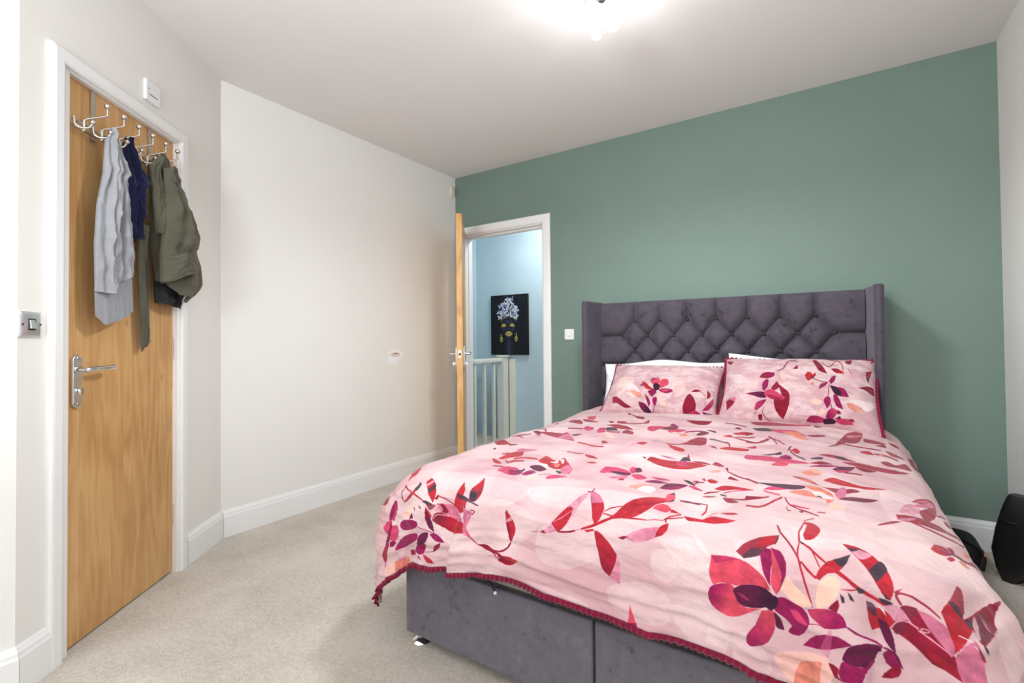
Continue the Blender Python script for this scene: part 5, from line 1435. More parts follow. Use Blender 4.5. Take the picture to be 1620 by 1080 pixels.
('k',1,[794,1757,797,1756,798,1763,807,1766,798,1768,794,1767]),
('b',1,[783,1770,786,1773,791,1776,799,1777,803,1781,800,1784,797,1784,783,1779]),
('M',1,[586,1922,594,1889,598,1884,619,1873,654,1864,650,1869,649,1873,651,1888,648,1897,640,1906,630,1915,615,1921,600,1925,595,1925]),
('m',1,[579,1945,584,1929,587,1925,591,1924,608,1923,625,1918,630,1915,649,1894,651,1894,652,1898,650,1904,637,1917,631,1938,624,1944,592,1954,584,1952]),
('m',1,[655,1873,659,1864,663,1861,672,1860,684,1865,696,1877,698,1882,690,1888,684,1889,670,1885]),
('M',1,[653,1865,665,1861,675,1863,700,1881,702,1880,686,1866,674,1860,663,1860,656,1862]),
('d',1,[668,1913,668,1907,680,1895,689,1882,695,1879,699,1883,697,1893,687,1904,683,1907,670,1911]),
('m',1,[586,1862,611,1866,647,1865,653,1864,654,1862,611,1863,587,1860]),
]

PILLOW_A = [
('y',0.45,[67,250,93,259,107,270,120,278,136,282,155,281,173,274,184,265,188,250,186,230,181,210,176,190,167,172,154,157,133,125,127,113,123,93,119,92,113,102,83,169,77,191,74,211,68,236]),
('y',0.4,[435,220,440,231,448,242,459,250,469,253,481,250,494,243,506,232,514,222,517,213,519,197,519,180,515,166,499,134,490,118,481,112,474,117,467,130,456,159,443,187,437,205]),
('W',0.6,[355,268,374,272,398,283,424,286,443,275,451,249,454,210,452,171,448,144,443,124,435,109,426,101,414,110,400,140]),
('bd',1,[74,99,82,105,88,107,95,108,103,105,113,99,144,77,168,55,179,47,201,35,217,28,194,27,166,28,153,33,138,43,123,54,110,62,101,64,88,61,83,64,78,72,76,83],[74,99,189,30]),
('k',0.6,[108,84,121,74,157,51,172,43,186,36,215,28,188,35,152,51,138,60]),
('w',1,[144,200,151,203,172,214,182,216,192,212,202,207,211,198,221,188,234,170,258,132,260,121,252,120,217,135,203,139,189,149,169,160,162,166,154,176,149,187]),
('w',0.8,[149,141,165,138,207,123,227,113,253,97,250,94,238,95,209,100,195,106,178,118,160,133]),
('oO',1,[275,90,275,93,269,115,266,122,261,127,247,135,198,156,192,154,189,149,190,135,195,130,219,114,230,104,240,98,249,94,259,92],[275,90,187,157]),
('c',1,[308,221,310,242,312,248,316,252,321,255,328,256,342,254,354,253,358,250,360,245,363,225,360,218,355,212,348,205,340,200,333,198,326,201,319,208]),
('m',1,[303,229,306,245,308,251,313,255,319,258,326,259,333,259,348,253,358,252,340,249,333,249,328,246]),
('c',1,[362,225,365,241,369,249,374,254,381,257,389,259,398,259,404,257,408,251,412,240,415,228,415,217,412,208,406,198,392,185,388,178,382,175,376,174,372,176,367,189,364,203]),
('r',1,[250,224,259,225,265,224,272,221,280,214,305,188,322,175,330,166,333,159,329,156,321,154,311,153,302,155,291,164,264,192,258,201]),
('m',1,[242,194,252,202,255,202,259,198,261,191,265,180]),
('m',1,[368,161,386,171,395,173,419,176,431,176,441,174,446,171,449,167,449,163,447,158,440,153,431,148,420,143,410,141,400,142,381,150,371,155]),
('c',1,[379,162,406,169,415,170,439,168,411,155,402,152,395,153]),
('m',1,[303,143,337,161,344,168,351,168,354,164,356,156,354,140,351,131,341,114,336,109,332,109,326,112,317,122,313,127]),
('v',1,[327,197,328,205,331,212,335,217,340,219,346,218,353,215,360,210,365,204,368,194,371,180,371,167,368,161,363,158,355,156,347,156,341,158,337,164,331,179,328,189]),
('m',1,[288,126,306,107,324,81,327,73,330,64,329,56,326,49,320,38,306,75]),
('m',1,[345,58,339,81,340,87,349,99,359,107,363,103,366,99,367,87,363,47,361,41]),
('mv',1,[255,66,281,64,290,61,298,56,306,49,320,34,338,7,306,7,295,8,287,11,280,17,273,24,267,32,263,41],[255,66,332,6]),
('m',1,[334,116,344,85,352,51,353,36,350,24,345,8,347,7,351,13,354,23,356,36,356,51,347,87,336,117]),
('O',1,[371,136,384,142,392,144,398,145,403,144,408,141,411,137,411,132,406,127,397,122,387,117,380,116,376,119,373,125]),
('O',1,[373,82,385,87,393,89,401,88,408,84,416,76,422,67,427,59,428,55,427,51,425,49,421,47,416,47,401,49,394,53,387,60]),
('d',1,[526,93,532,119,538,139,542,146,549,157,560,148,567,141,575,128,586,104,593,82,594,72,592,43,600,18,597,14,586,10,555,6,543,6,535,7,530,9,526,13,524,18,522,26,521,34,521,53]),
('hm',1,[545,16,566,28,579,37,592,41,606,37,620,31,633,22,642,19,630,13,611,10,591,8,575,7,564,8,555,11],[550,13,627,32]),
('M',1,[627,46,635,46,660,42,673,44,687,48,691,35,669,23,652,20,642,23,635,32]),
('d',1,[553,169,566,185,572,190,577,193,582,194,593,194,603,193,610,191,599,184,583,178]),
('d',1,[603,189,617,180,626,173,633,164,637,157,644,133,646,134,642,149,639,158,635,167,627,176,618,183,604,191]),
('d',1,[650,141,645,211,661,194,665,188,668,178,666,167,658,151]),
('hm',1,[684,173,687,134,686,117,683,100,669,76,662,66,654,58,643,54,627,50,636,62,665,115,670,127],[684,173,638,44]),
('d',1,[641,118,644,97,641,83,643,83,645,89,646,98,644,114,642,119]),
('d',1,[371,5,390,10,389,8,385,6]),
]

PILLOW_B = [
('W',0.7,[29,299,39,302,61,296,85,288,104,279,119,268,134,252,143,241,146,232,139,226,124,220,107,216,90,223,72,236,52,259,35,283]),
('w',0.5,[365,191,395,203,406,205,417,202,428,198,437,193,441,188,438,184,429,178,418,173,407,171,396,173,384,180]),
('w',0.45,[368,26,375,47,380,60,388,70,400,77,430,90,443,92,454,89,464,80,477,61,479,56,478,51,474,48,467,45,455,44,423,45,408,43]),
('w',0.5,[297,281,315,278,327,275,358,264,378,259,396,252,404,246,399,244,368,240,352,243,338,251]),
('w',0.4,[87,181,100,178,110,173,122,160,174,86,184,67,185,62,182,60,176,61,166,71,129,118]),
('d',1,[2,438,12,430,26,424,42,414,52,404,42,391,35,388,28,389,21,396,13,410]),
('d',1,[38,118,54,126,61,128,72,126,82,127,98,130,97,121,94,114,85,95,77,86,50,65]),
('p',1,[54,127,65,124,78,124,98,130,98,124,96,118,93,112,89,109,82,110,73,113,63,119]),
('dm',1,[207,255,219,275,225,281,231,285,238,287,253,288,284,284,280,267,276,261,270,256,262,251,253,248,244,247,234,248],[207,255,289,284]),
('m',1,[231,169,226,203,227,214,229,223,233,230,242,240,246,242,250,242,253,240,256,235,257,227,255,201,254,189,251,178,247,170,240,161]),
('mv',1,[142,150,162,155,176,156,230,157,240,155,246,146,249,135,251,119,229,121,211,125,195,131,163,140],[142,150,265,128]),
('d',1,[271,182,292,220,297,232,309,199,310,190,307,183,294,167,288,165,283,166,279,170,274,178]),
('d',1,[301,212,332,182,342,169,351,161,357,152,359,141,360,129,360,116,359,102,357,92,351,68,344,46,340,34,332,21,317,30,312,36,302,52,297,60,294,69,289,92,288,103,291,113,298,116,321,116,327,123,324,139]),
('h',1,[240,159,254,166,272,172,296,160,314,146,339,131,338,125,336,121,332,117,323,115,297,112,285,112,275,114,264,119,247,129,243,136]),
('d',0.7,[249,143,257,140,268,134,280,131,314,125,323,125,327,123,322,119,311,114,297,111,285,111,275,116,265,124]),
('O',0.8,[305,274,317,277,324,278,330,275,333,267,334,256,334,238,332,236,328,238,320,246]),
('hm',1,[197,59,200,71,201,84,204,95,211,101,220,105,243,110,256,111,243,90,224,66,211,57,206,56],[197,59,251,111]),
('d',1,[213,34,224,38,227,38,232,38,234,37,235,34,235,23,233,16,231,13,229,11,221,12,218,14,216,18]),
('m',1,[242,77,235,56,234,49,236,42,243,29,247,23,252,19,268,11,270,12,255,21,250,25,242,37,239,43,237,49,238,55,244,77]),
('m',1,[191,47,199,38,203,38,205,42,206,55,206,59,205,59,201,40,192,48]),
('q',1,[292,291,297,297,323,319,329,329,333,343,336,362,341,372,346,380,352,386,365,388,371,387,387,377,387,384,378,393,371,398,365,400,358,400,351,398,344,392,332,367,328,351,325,332,320,323,312,316,295,303,290,297]),
('d',1,[365,315,376,325,387,345,390,327,391,318,390,313,385,311]),
('d',1,[452,399,459,408,464,411,470,408,476,400,490,371,513,316,524,292,497,303,488,308,483,313,476,327]),
('d',1,[496,382,512,351,523,341,533,338,542,350,549,371,562,415,568,404,586,364,588,352,591,311,594,312,592,354,589,368,577,395,569,422,561,429,546,376,539,355,532,346,524,348,514,358,504,377,497,388]),
('d',1,[522,371,526,366,540,359,547,357,554,359,562,362,572,367,572,370,554,364,548,363,534,367,527,371,522,376]),
('dr',1,[538,326,551,331,559,333,568,332,577,319,601,303,584,299,573,299,563,301,555,306,542,318],[538,326,597,303]),
('d',1,[600,386,602,429,628,440,629,422,628,406,626,384,622,376,617,376,611,378,604,382]),
('d',1,[610,341,620,329,623,320,628,311,631,302,621,317]),
('q',1,[497,439,510,422,536,419,544,420,551,424,560,438,543,432,536,431]),
('r',1,[423,272,430,289,433,294,437,296,445,296,448,295,451,292,456,283,459,281,461,283,466,292,468,294,470,291,472,287,473,281,472,275,470,270,460,253,445,238,440,237,435,242,431,249]),
('M',1,[449,268,451,270,455,271,459,270,462,269,463,266,465,259,465,250,460,248,455,250,453,252,451,257]),
('o',1,[448,224,462,229,465,229,466,225,465,219,463,213,460,210,458,211]),
('q',1,[459,252,473,242,491,236,504,234,518,233,529,234,529,236,505,237,492,239,480,243,460,254]),
('m',1,[488,184,489,203,491,214,495,222,502,228,513,232,530,238,514,213,500,197,493,187]),
('m',1,[531,241,540,267,543,275,548,281,553,284,561,288,559,270,558,258,556,247,552,240,539,224]),
('m',1,[534,218,563,210,581,207,590,204,597,199,604,190,609,179,617,161,591,156,582,155,567,158,560,162,554,167,548,177]),
('v',1,[534,218,552,213,558,210,572,199,578,192,582,185,584,179,584,170,582,155,569,159,554,169,548,180]),
('m',1,[530,229,528,175,524,139,526,139,531,176,532,229]),
('m',1,[508,124,514,140,517,145,526,150,531,150,534,147,536,140,538,130,538,119,537,110,535,103,522,82]),
('m',1,[549,161,559,164,563,162,567,157,570,151,577,134,591,89,573,95,567,98,559,108,556,115,551,134]),
('m',1,[536,115,540,102,542,86,544,87,543,104,537,116]),
('mh',1,[517,39,522,56,525,63,533,79,538,85,543,89,549,90,554,88,559,84,562,79,563,72,562,63,560,56,552,43,546,36,539,33,533,30,528,31],[517,39,562,79]),
('mh',1,[432,21,446,37,452,41,459,43,466,44,481,44,490,42,515,35,515,29,513,25,509,21,501,19,466,16,446,18],[432,21,520,38]),
('h',1,[547,29,571,41,580,44,589,45,609,46,617,44,622,41,626,36,630,28,596,20,584,19,573,21]),
('v',1,[507,32,511,34,523,36,542,37,552,35,555,32,557,28,557,24,554,20,545,18,520,15,511,15,507,18,505,23,505,28]),
('d',1,[562,82,573,80,576,78,578,75,581,62,568,59,564,60,563,64]),
('d',1,[607,45,626,50,631,51,633,48,633,44,633,37]),
('M',1,[552,37,570,50,576,52,578,51,579,47,580,41]),
('w',1,[596,129,604,133,616,143,630,150,645,155,663,158,685,159,706,163,721,165,728,162,728,154,724,144,719,134,712,123,703,114,694,108,686,105,680,108,667,121,658,126,643,128,608,128]),
('oO',1,[605,123,610,123,626,130,634,130,651,126,667,117,673,111,686,91,665,89,642,89,633,90,626,93,614,100,610,105,608,110],[605,123,677,93]),
('O',1,[482,50,496,76,501,81,505,80,510,75,514,67,515,62,514,58,510,53,505,49,501,47,496,46]),
('O',1,[452,116,453,120,456,125,461,129,467,131,474,131,496,124,500,120,502,116,502,113,501,109,497,105,491,101,483,99,477,99,470,101,456,111]),
('d',1,[657,222,681,235,696,249,710,256,731,260,737,223,725,213,715,213,688,221]),
('d',1,[694,342,708,351,722,367,717,334,710,300,706,296,701,297,697,300,694,309,693,318]),
('k',1,[694,292,701,300,706,309,708,310,709,299,709,289,707,272]),
('d',1,[711,415,715,423,720,429,725,439,729,450,731,458,713,452]),
]



def mnz(w, h, f, seed):
    """cheap smooth value noise"""
    r = np.random.default_rng(seed)
    g = r.random((f + 2, f + 2))
    y = np.linspace(0, f, h); x = np.linspace(0, f, w)
    yi = y.astype(int).clip(0, f); xi = x.astype(int).clip(0, f)
    ty = (y - yi)[:, None]; tx = (x - xi)[None, :]
    ty = ty * ty * (3 - 2 * ty); tx = tx * tx * (3 - 2 * tx)
    a = g[yi][:, xi]; b = g[yi][:, xi + 1]; c = g[yi + 1][:, xi]; d = g[yi + 1][:, xi + 1]
    return (a * (1 - tx) + b * tx) * (1 - ty) + (c * (1 - tx) + d * tx) * ty


def fill(img, pts, c1, c2, alpha, grad, sc, rough):
    """antialiased even-odd fill of one outline (pixel units) with an optional gradient"""
    Hh, Ww, _ = img.shape
    p = np.asarray(pts, dtype=np.float64)
    x0, y0 = np.floor(p.min(0)).astype(int) - 1; x1, y1 = np.ceil(p.max(0)).astype(int) + 2
    x0, y0, x1, y1 = max(x0, 0), max(y0, 0), min(x1, Ww), min(y1, Hh)
    if x1 <= x0 or y1 <= y0:
        return
    SS = 3
    ys = (np.arange((y1 - y0) * SS) + 0.5) / SS + y0
    xs = (np.arange((x1 - x0) * SS) + 0.5) / SS + x0
    cov = np.zeros((len(ys), len(xs) + 1), dtype=np.int16)
    q = np.roll(p, -1, 0)
    for (ax, ay), (bx, by) in zip(p, q):
        if ay == by:
            continue
        lo, hi = (ay, by) if ay < by else (by, ay)
        i0, i1 = np.searchsorted(ys, lo), np.searchsorted(ys, hi)
        if i1 <= i0:
            continue
        yy = ys[i0:i1]
        xx = ax + (yy - ay) * (bx - ax) / (by - ay)
        cov[np.arange(i0, i1), np.clip(np.searchsorted(xs, xx), 0, len(xs))] += 1
    m = (np.cumsum(cov, 1)[:, :-1] & 1).astype(np.float32)
    m = m.reshape(y1 - y0, SS, x1 - x0, SS).mean((1, 3)) * alpha
    col = np.array(c1, dtype=np.float32)[None, None, :]
    if c2 is not None:
        YY, XX = np.mgrid[y0:y1, x0:x1]
        gx0, gy0, gx1, gy1 = grad
        L2 = (gx1 - gx0) ** 2 + (gy1 - gy0) ** 2 + 1e-9
        t = np.clip(((XX - gx0) * (gx1 - gx0) + (YY - gy0) * (gy1 - gy0)) / L2, 0, 1)[..., None]
        col = col * (1 - t) + np.array(c2, dtype=np.float32)[None, None, :] * t
    k = 0.10 if min(c1) > 0.6 else 0.42
    if min(c1) < 0.6:
        col = col * 0.9
    col = np.clip(col * (1 - k / 2 + k * rough[y0:y1, x0:x1, None]), 0, 1)
    img[y0:y1, x0:x1] = img[y0:y1, x0:x1] * (1 - m[..., None]) + col * m[..., None]


PAL = {
    'r': (186, 34, 50), 'd': (146, 18, 48), 'k': (72, 52, 66), 'm': (150, 18, 82), 'M': (98, 16, 60), 'h': (206, 62, 104), 'c': (222, 74, 96),
    'p': (214, 116, 146), 'P': (226, 152, 172), 'o': (236, 132, 112), 'O': (242, 186, 168), 'w': (228, 206, 206), 'W': (221, 194, 197),
    'y': (240, 214, 196), 'g': (194, 154, 163), 'G': (190, 146, 158), 'q': (120, 40, 58), 'b': (158, 48, 66), 'v': (56, 14, 44)}


def paint(name, base, shapes, w_mm, h_mm, px_mm, ox, oy, extra=()):
    """flat print as an image made here: base colour, then each outline in turn"""
    Ww, Hh = int(w_mm * px_mm), int(h_mm * px_mm)
    big = mnz(Ww, Hh, 9, 3)
    big2 = mnz(Ww, Hh, 30, 5)
    fine = 0.5 * mnz(Ww, Hh, 150, 4) + 0.25 * mnz(Ww, Hh, 420, 8) + 0.25 * big2
    lo = np.array((197, 155, 161), dtype=np.float32) / 255
    hi = np.array((216, 185, 186), dtype=np.float32) / 255
    k = np.clip((0.6 * big + 0.4 * big2 - 0.33) * 2.6, 0, 1)[..., None]
    img = (lo * (1 - k) + hi * k) if base is None else np.ones((Hh, Ww, 3), dtype=np.float32) * (np.array(base, dtype=np.float32) / 255)
    img = img * (0.985 + 0.03 * fine[..., None])
    for kk, sh in enumerate(shapes):
        c, al, flat = sh[0], sh[1], sh[2]
        pts = [((flat[i] - ox) * px_mm, (flat[i + 1] - oy) * px_mm) for i in range(0, len(flat), 2)]
        c1 = [v / 255 for v in PAL[c[0]]]
        c2, gr = None, None
        if len(c) > 1:
            c2 = [v / 255 for v in PAL[c[1]]]
            g = sh[3]
            gr = ((g[0] - ox) * px_mm, (g[1] - oy) * px_mm, (g[2] - ox) * px_mm, (g[3] - oy) * px_mm)
        fill(img, pts, c1, c2, al, gr, px_mm, fine)
    im = bpy.data.images.new(name, Ww, Hh)
    buf = np.ones((Hh, Ww, 4), dtype=np.float32)
    buf[..., :3] = img
    im.pixels.foreach_set(buf.ravel())
    im.update(); im.pack()
    return im


def mat_print(name, im, scale_u, scale_v):
    t = NT(name)
    tx = t.n('ShaderNodeTexImage'); tx.image = im; tx.extension = 'EXTEND'; tx.interpolation = 'Cubic'
    uv = t.n('ShaderNodeUVMap'); uv.uv_map = 'UVMap'
    t.l(uv.outputs[0], tx.inputs[0])
    t.l(tx.outputs[0], t.b.inputs['Base Color'])
    t.b.inputs['Roughness'].default_value = 0.78
    t.b.inputs['Specular IOR Level'].default_value = 0.22
    t.b.inputs['Sheen Weight'].default_value = 0.12
    mp = t.n('ShaderNodeMapping'); mp.inputs['Scale'].default_value = (scale_u, scale_v, 1)
    t.l(uv.outputs[0], mp.inputs[0])
    # linen-like slubs and soft creases
    a = t.noise(10, 5, 0.62, mp.outputs[0])
    a.inputs['Distortion'].default_value = 0.6
    b = t.noise(420, 2, 0.6, uv.outputs[0])
    mx = t.n('ShaderNodeMath', operation='MULTIPLY_ADD'); mx.inputs[1].default_value = 0.06
    t.l(b.outputs[0], mx.inputs[0]); t.l(a.outputs[0], mx.inputs[2])
    t.bump(mx.outputs[0], 0.85, 0.018)
    return t.m


DW, DL = 1.055, 2.018            # half width of the cloth; length of the cloth from the head end to the foot hem
im = paint('duvet_print', None, DUVET_PRINT, 2 * DW * 1000, DL * 1000, 1.25, -DW * 1000, 0)
M['duvet'] = mat_print('floral_duvet_cotton', im, 1.0, 1.5)

# ------------------------------------------------------------------ duvet
HC_D, HW, FLY, RC = -0.565, 0.665, 1.265, 0.155          # half width of the flat top, y where the flat top ends at the foot
HEADY = 2.93
LB = HEADY - FLY
SIDE = DW - HW
FOOT = DL - LB


def nz3(x, y, z):
    return mnoise.noise((x, y, z))


def duvet_point(a, b):
    """a across from -DW to DW, b down from 0 at the head to DL at the foot hem"""
    s = 1 if a > 0 else -1
    ox = max(0.0, abs(a) - HW); oy = max(0.0, b - LB)
    # the flat top is a rectangle with rounded foot corners of radius RC
    qx, qy = abs(a) - HW + RC, b - LB + RC
    if qx > 0 and qy > 0:
        ql = math.hypot(qx, qy)
        d = ql - RC
        wx, wy = qx / ql, qy / ql
    else:
        d = max(qx, qy) - RC
        wx, wy = (1.0, 0.0) if qx > qy else (0.0, 1.0)
    rr = 0.2 * wx * wx + 0.13 * wy * wy + 0.05 * (wx * wy) * 2
    th_max = math.radians(86 - 4 * wx * wx + 11 * wx * wy)
    if d <= 0:
        d = 0.0
        hang = 0.0
        x, y, dz = HC_D + a, HEADY - b, 0.0
    else:
        if d / rr < th_max:
            hx, dz = rr * math.sin(d / rr), rr * (1 - math.cos(d / rr))
        else:
            e = d - rr * th_max
            hx = rr * math.sin(th_max) + e * math.cos(th_max)
            dz = rr * (1 - math.cos(th_max)) + e * math.sin(th_max)
        hang = min(1, d / 0.3)
        if qx > 0 and qy > 0:
            x = HC_D + s * (HW - RC + wx * (RC + hx))
            y = HEADY - (LB - RC + wy * (RC + hx))
        else:
            x = HC_D + s * (min(abs(a), HW) + wx * hx)
            y = HEADY - (min(b, LB) + wy * hx)
    u = min(1.0, max(-1.0, a / HW))
    z = 0.602 + 0.045 * max(0, 1 - u * u) ** 0.8 - dz + 0.03 * max(0, 1 - b / 1.1) ** 2 * abs(u) ** 2
    # plump towards the foot, a soft dip along the middle, lower at the head end
    z += 0.012 * math.sin(PI * min(1, b / LB)) * max(0, 1 - u * u)
    # soft billows
    amp = 1 - 0.7 * hang
    z += amp * (0.014 * nz3(a * 2.3, b * 2.3, 1.1) + 0.009 * nz3(a * 2.2, b * 7.5, 4.2) + 0.0045 * nz3(a * 5, b * 17, 9.4) + 0.0022 * nz3(a * 11, b * 34, 2.4))
    # long soft creases
    rid = lambda v: (1 - min(1, abs(v) * 2.2)) ** 3
    z += 0.0035 * amp * (rid(nz3(a * 1.4 + b * 0.5, b * 5.5, 21.0)) + 0.7 * rid(nz3(a * 2.6 - b * 0.6, b * 9, 27.0)) - 0.5)
    # falls and folds on the hanging parts
    if hang > 0:
        q = (a * wy if wy > 0.3 else 0) + (b * wx if wx > 0.3 else 0)
        f = hang * hang * (0.012 * nz3(q * 5.0, 0.3, 7.7) + 0.008 * nz3(q * 11.0, d * 2, 3.7))
        f += hang * (0.005 * nz3(a * 6, d * 24, 8.8) + 0.003 * nz3(a * 20 + b * 20, d * 30, 5.8))
        f += hang * (0.009 * rid(nz3(a * 2.2 + d * 2.5, d * 13, 31.0)) + 0.0065 * rid(nz3(a * 4.4 + d * 4, d * 22, 35.0)) + 0.0045 * rid(nz3(a * 9, d * 44, 38.0)) - 0.006) * (1 if wy > 0.3 else 0.5)
        # overlapping pleat at the left of the foot
        if oy > 0 and a < 0.2:
            g = a + 0.352 + 0.065 * (d / 0.3)
            step = 1 / (1 + math.exp(-g / 0.0035)) if abs(g) < 0.2 else (1.0 if g > 0 else 0.0)
            f += wy * hang * (0.026 * step * math.exp(-max(g, 0) / 0.16) - 0.006 * math.exp(-(g / 0.03) ** 2) * (1 - step))
            z -= wy * hang * 0.012 * step * math.exp(-max(g, 0) / 0.2)
        # drape flare at the corner
        f += wx * wy * hang * (0.035 * math.sin(math.atan2(wy, wx) * 9.0 + 0.9) - 0.008)
        x += s * wx * f; y -= wy * f
        # stitched hem line
        hd = min(SIDE - (abs(a) - HW), FOOT - (b - LB))
        gr = -0.007 * math.exp(-((hd - 0.05) / 0.006) ** 2) + 0.005 * math.exp(-((hd - 0.066) / 0.009) ** 2)
        x += s * wx * gr; y -= wy * gr
        # the foot hem rides up and down
        if oy > 0:
            z += wy * hang * (0.024 * math.exp(-((a + 0.26) / 0.2) ** 2) + 0.012 * math.exp(-((a + 0.62) / 0.08) ** 2) + 0.008 * math.exp(-((a - 0.3) / 0.25) ** 2)) * min(1, d / 0.25)
    return Vector((x, y, z))


NA, NB = 330, 330
us = np.linspace(-DW, DW, NA); vs = np.linspace(0, DL, NB)
mb = MB()
mb.grid([[duvet_point(a, b) for a in us] for b in vs])
mb.uv = [((a + DW) / (2 * DW), b / DL) for b in vs for a in us]
duv = link('duvet', mb, M['duvet'], None, smooth=True, solid=0.014)
tag(duv, 'pink floral duvet with crimson leaves and frilled hem spread over the bed', 'duvet')

# crimson frill sewn to the hem
path = [(-DW, b) for b in np.linspace(0.15, DL, 760)] + [(a, DL) for a in np.linspace(-DW, DW, 1050)][1:] + [(DW, b) for b in np.linspace(DL, 0.15, 760)][1:]
rows = []
arc = 0
prev = None
for a, b in path:
    p = duvet_point(a, b)
    ea, eb = max(-DW + 0.02, min(DW - 0.02, a)), min(b, DL - 0.02)
    inn = duvet_point(ea, eb)
    dn = (p - inn).normalized()
    if prev is not None:
        arc += (p - prev).length
    prev = p
    side = Vector((0, 0, 1)).cross(dn)
    side = Vector((-1 if a <= -DW + 1e-6 else (1 if a >= DW - 1e-6 else 0), -1 if b >= DL - 1e-6 else 0, 0)).normalized()
    w = math.sin(arc * 2 * PI / 0.015 + 1.5 * nz3(arc * 30, 0, 0))
    rows.append([p + side * 0.002 - dn * 0.004, p + dn * 0.006 + side * (0.002 + 0.003 * w), p + dn * 0.013 + side * 0.0045 * w, p + dn * 0.013 + side * (0.0045 * w - 0.002), p + dn * 0.004 + side * (-0.004 + 0.002 * w)])
mb = MB(); mb.grid(rows, closed_u=True)
link('frill', mb, M['crimson'], duv, smooth=True)

# ------------------------------------------------------------------ pillows
def pillow(name, c, w, h, thick, lean, yaw, mat, label, group=None, frill=None, seed=0, roll=0.0, dent=0.0, nu=70, nv=50, wr=1.0):
    """w along x, h up the leaning face; front face carries the UVs"""
    Rm = Matrix.Rotation(yaw, 3, 'Z') @ Matrix.Rotation(-lean, 3, 'X') @ Matrix.Rotation(roll, 3, 'Y')
    c = Vector(c)
    root = thing(name, label, 'pillow', c, group)

    def pt(u, v, s, k=1.0):
        pin = 1 - 0.045 * (1 - abs(v)) ** 1.5 if True else 1
        xx = u * w / 2 * (1 - 0.05 * (1 - v * v) * abs(u) ** 3)
        zz = v * h / 2 * (1 - 0.07 * (1 - u * u) * abs(v) ** 3)
        t = max(0.0, (1 - abs(u) ** 3.0)) ** 0.6 * max(0.0, (1 - abs(v) ** 2.6)) ** 0.6
        dd = thick / 2 * t
        dd += wr * t ** 0.3 * (0.008 * nz3(u * 2 + seed, v * 2, s * 3) + 0.004 * nz3(u * 6 + seed, v * 6, s * 5))
        cr = min(1, (abs(u) * abs(v)) ** 2 * 1.5)
        dd += 0.010 * cr * nz3(u * 9 + seed, v * 9, 4) * t ** 0.3
        rd = lambda x_: (1 - min(1, abs(x_) * 2.4)) ** 3
        ang = math.atan2(1.02 - abs(v), 1.02 - abs(u))
        rr_ = math.hypot(1.02 - abs(v), 1.02 - abs(u))
        dd += wr * t ** 0.4 * 0.010 * rd(nz3(ang * 3 + seed + (u > 0) * 7 + (v > 0) * 13, rr_ * 1.2, s * 2)) * max(0, 1 - rr_ / 1.1)
        dd += wr * t ** 0.4 * 0.006 * rd(nz3(u * 1.5 + seed * 2, v * 3.5 + u, s * 6))
        if s < 0:
            dd *= 0.8
        return c + Rm @ Vector((xx, -s * dd, zz + dent * math.exp(-(u / 0.5) ** 2) * (v > 0) * v))
    us_ = np.linspace(-1, 1, nu); vs_ = np.linspace(-1, 1, nv)
    mb = MB(); uv = []
    mb.grid([[pt(u, v, 1) for u in us_] for v in vs_])
    uv += [((u + 1) / 2, (v + 1) / 2) for v in vs_ for u in us_]
    mb.grid([[pt(u, v, -1) for u in us_[::-1]] for v in vs_])
    uv += [((u + 1) / 2, (v + 1) / 2) for v in vs_ for u in us_[::-1]]
    mb.uv = uv
    body = link('pillow_cover', mb, mat, root, smooth=True)
    if frill:
        rows = []
        per = [(u, 1) for u in np.linspace(-1, 1, 160)] + [(1, v) for v in np.linspace(1, -1, 120)][1:] + [(u, -1) for u in np.linspace(1, -1, 160)][1:] + [(-1, v) for v in np.linspace(-1, 1, 120)][1:]
        for i, (u, v) in enumerate(per):
            p = pt(u, v, 1)
            q = pt(u * 0.9, v * 0.9, 1)
            dn = Rm @ Vector((u if abs(u) == 1 else 0, 0, v if abs(v) == 1 else 0)).normalized()
            nn = Rm @ Vector((0, -1, 0))
            wv = math.sin(i * 1.15 + 1.3 * nz3(i * 0.11, seed, 0)) + 0.8 * nz3(i * 0.06, seed, 2)
            rows.append([p - dn * 0.003 + nn * 0.0015, p + dn * frill * 0.6 + nn * (0.003 * wv + 0.001), p + dn * frill + nn * 0.006 * wv, p + dn * frill + nn * (0.006 * wv - 0.002), p - dn * 0.003 - nn * 0.0015])
        mb = MB(); mb.grid(rows, closed_u=True)
        link('frill', mb, M['crimson'], root, smooth=True)
    return root


im2 = paint('pillow_print_a', None, PILLOW_A, 700, 460, 1.5, 0, 0)
im3 = paint('pillow_print_b', None, PILLOW_B, 740, 460, 1.5, 0, 0)
M['pillow_a'] = mat_print('floral_pillow_cotton_a', im2, 1.0, 1.0)
M['pillow_b'] = mat_print('floral_pillow_cotton_b', im3, 1.0, 1.0)

pillow('pillow', (-0.915, 3.04, 0.752), 0.76, 0.32, 0.10, 0.30, 0.0, M['white_cloth'], 'white pillow behind the smaller floral pillow', seed=3, dent=0.035, roll=-0.03, wr=1.6)
pillow('pillow', (-0.205, 3.045, 0.794), 0.66, 0.34, 0.10, 0.30, 0.0, M['white_cloth'], 'white pillow behind the larger plump floral pillow', seed=8, dent=-0.01, roll=0.05, wr=1.8)
pillow('pillow', (-0.862, 2.875, 0.752), 0.66, 0.40, 0.16, 0.80, 0.0, M['pillow_a'], 'smaller pink floral pillow tucked beside the larger one', frill=0.008, seed=21, wr=1.3)
pillow('pillow', (-0.178, 2.865, 0.775), 0.70, 0.44, 0.20, 0.72, -0.02, M['pillow_b'], 'larger plump pink floral pillow nearest the right wall', frill=0.012, seed=33, wr=1.3)



# canvas print: a dark face with gold lips under white butterflies
def pshape(c, poly, al=1.0):
    return (c, al, [v for u, w in poly for v in (u * 491, w * 664)])


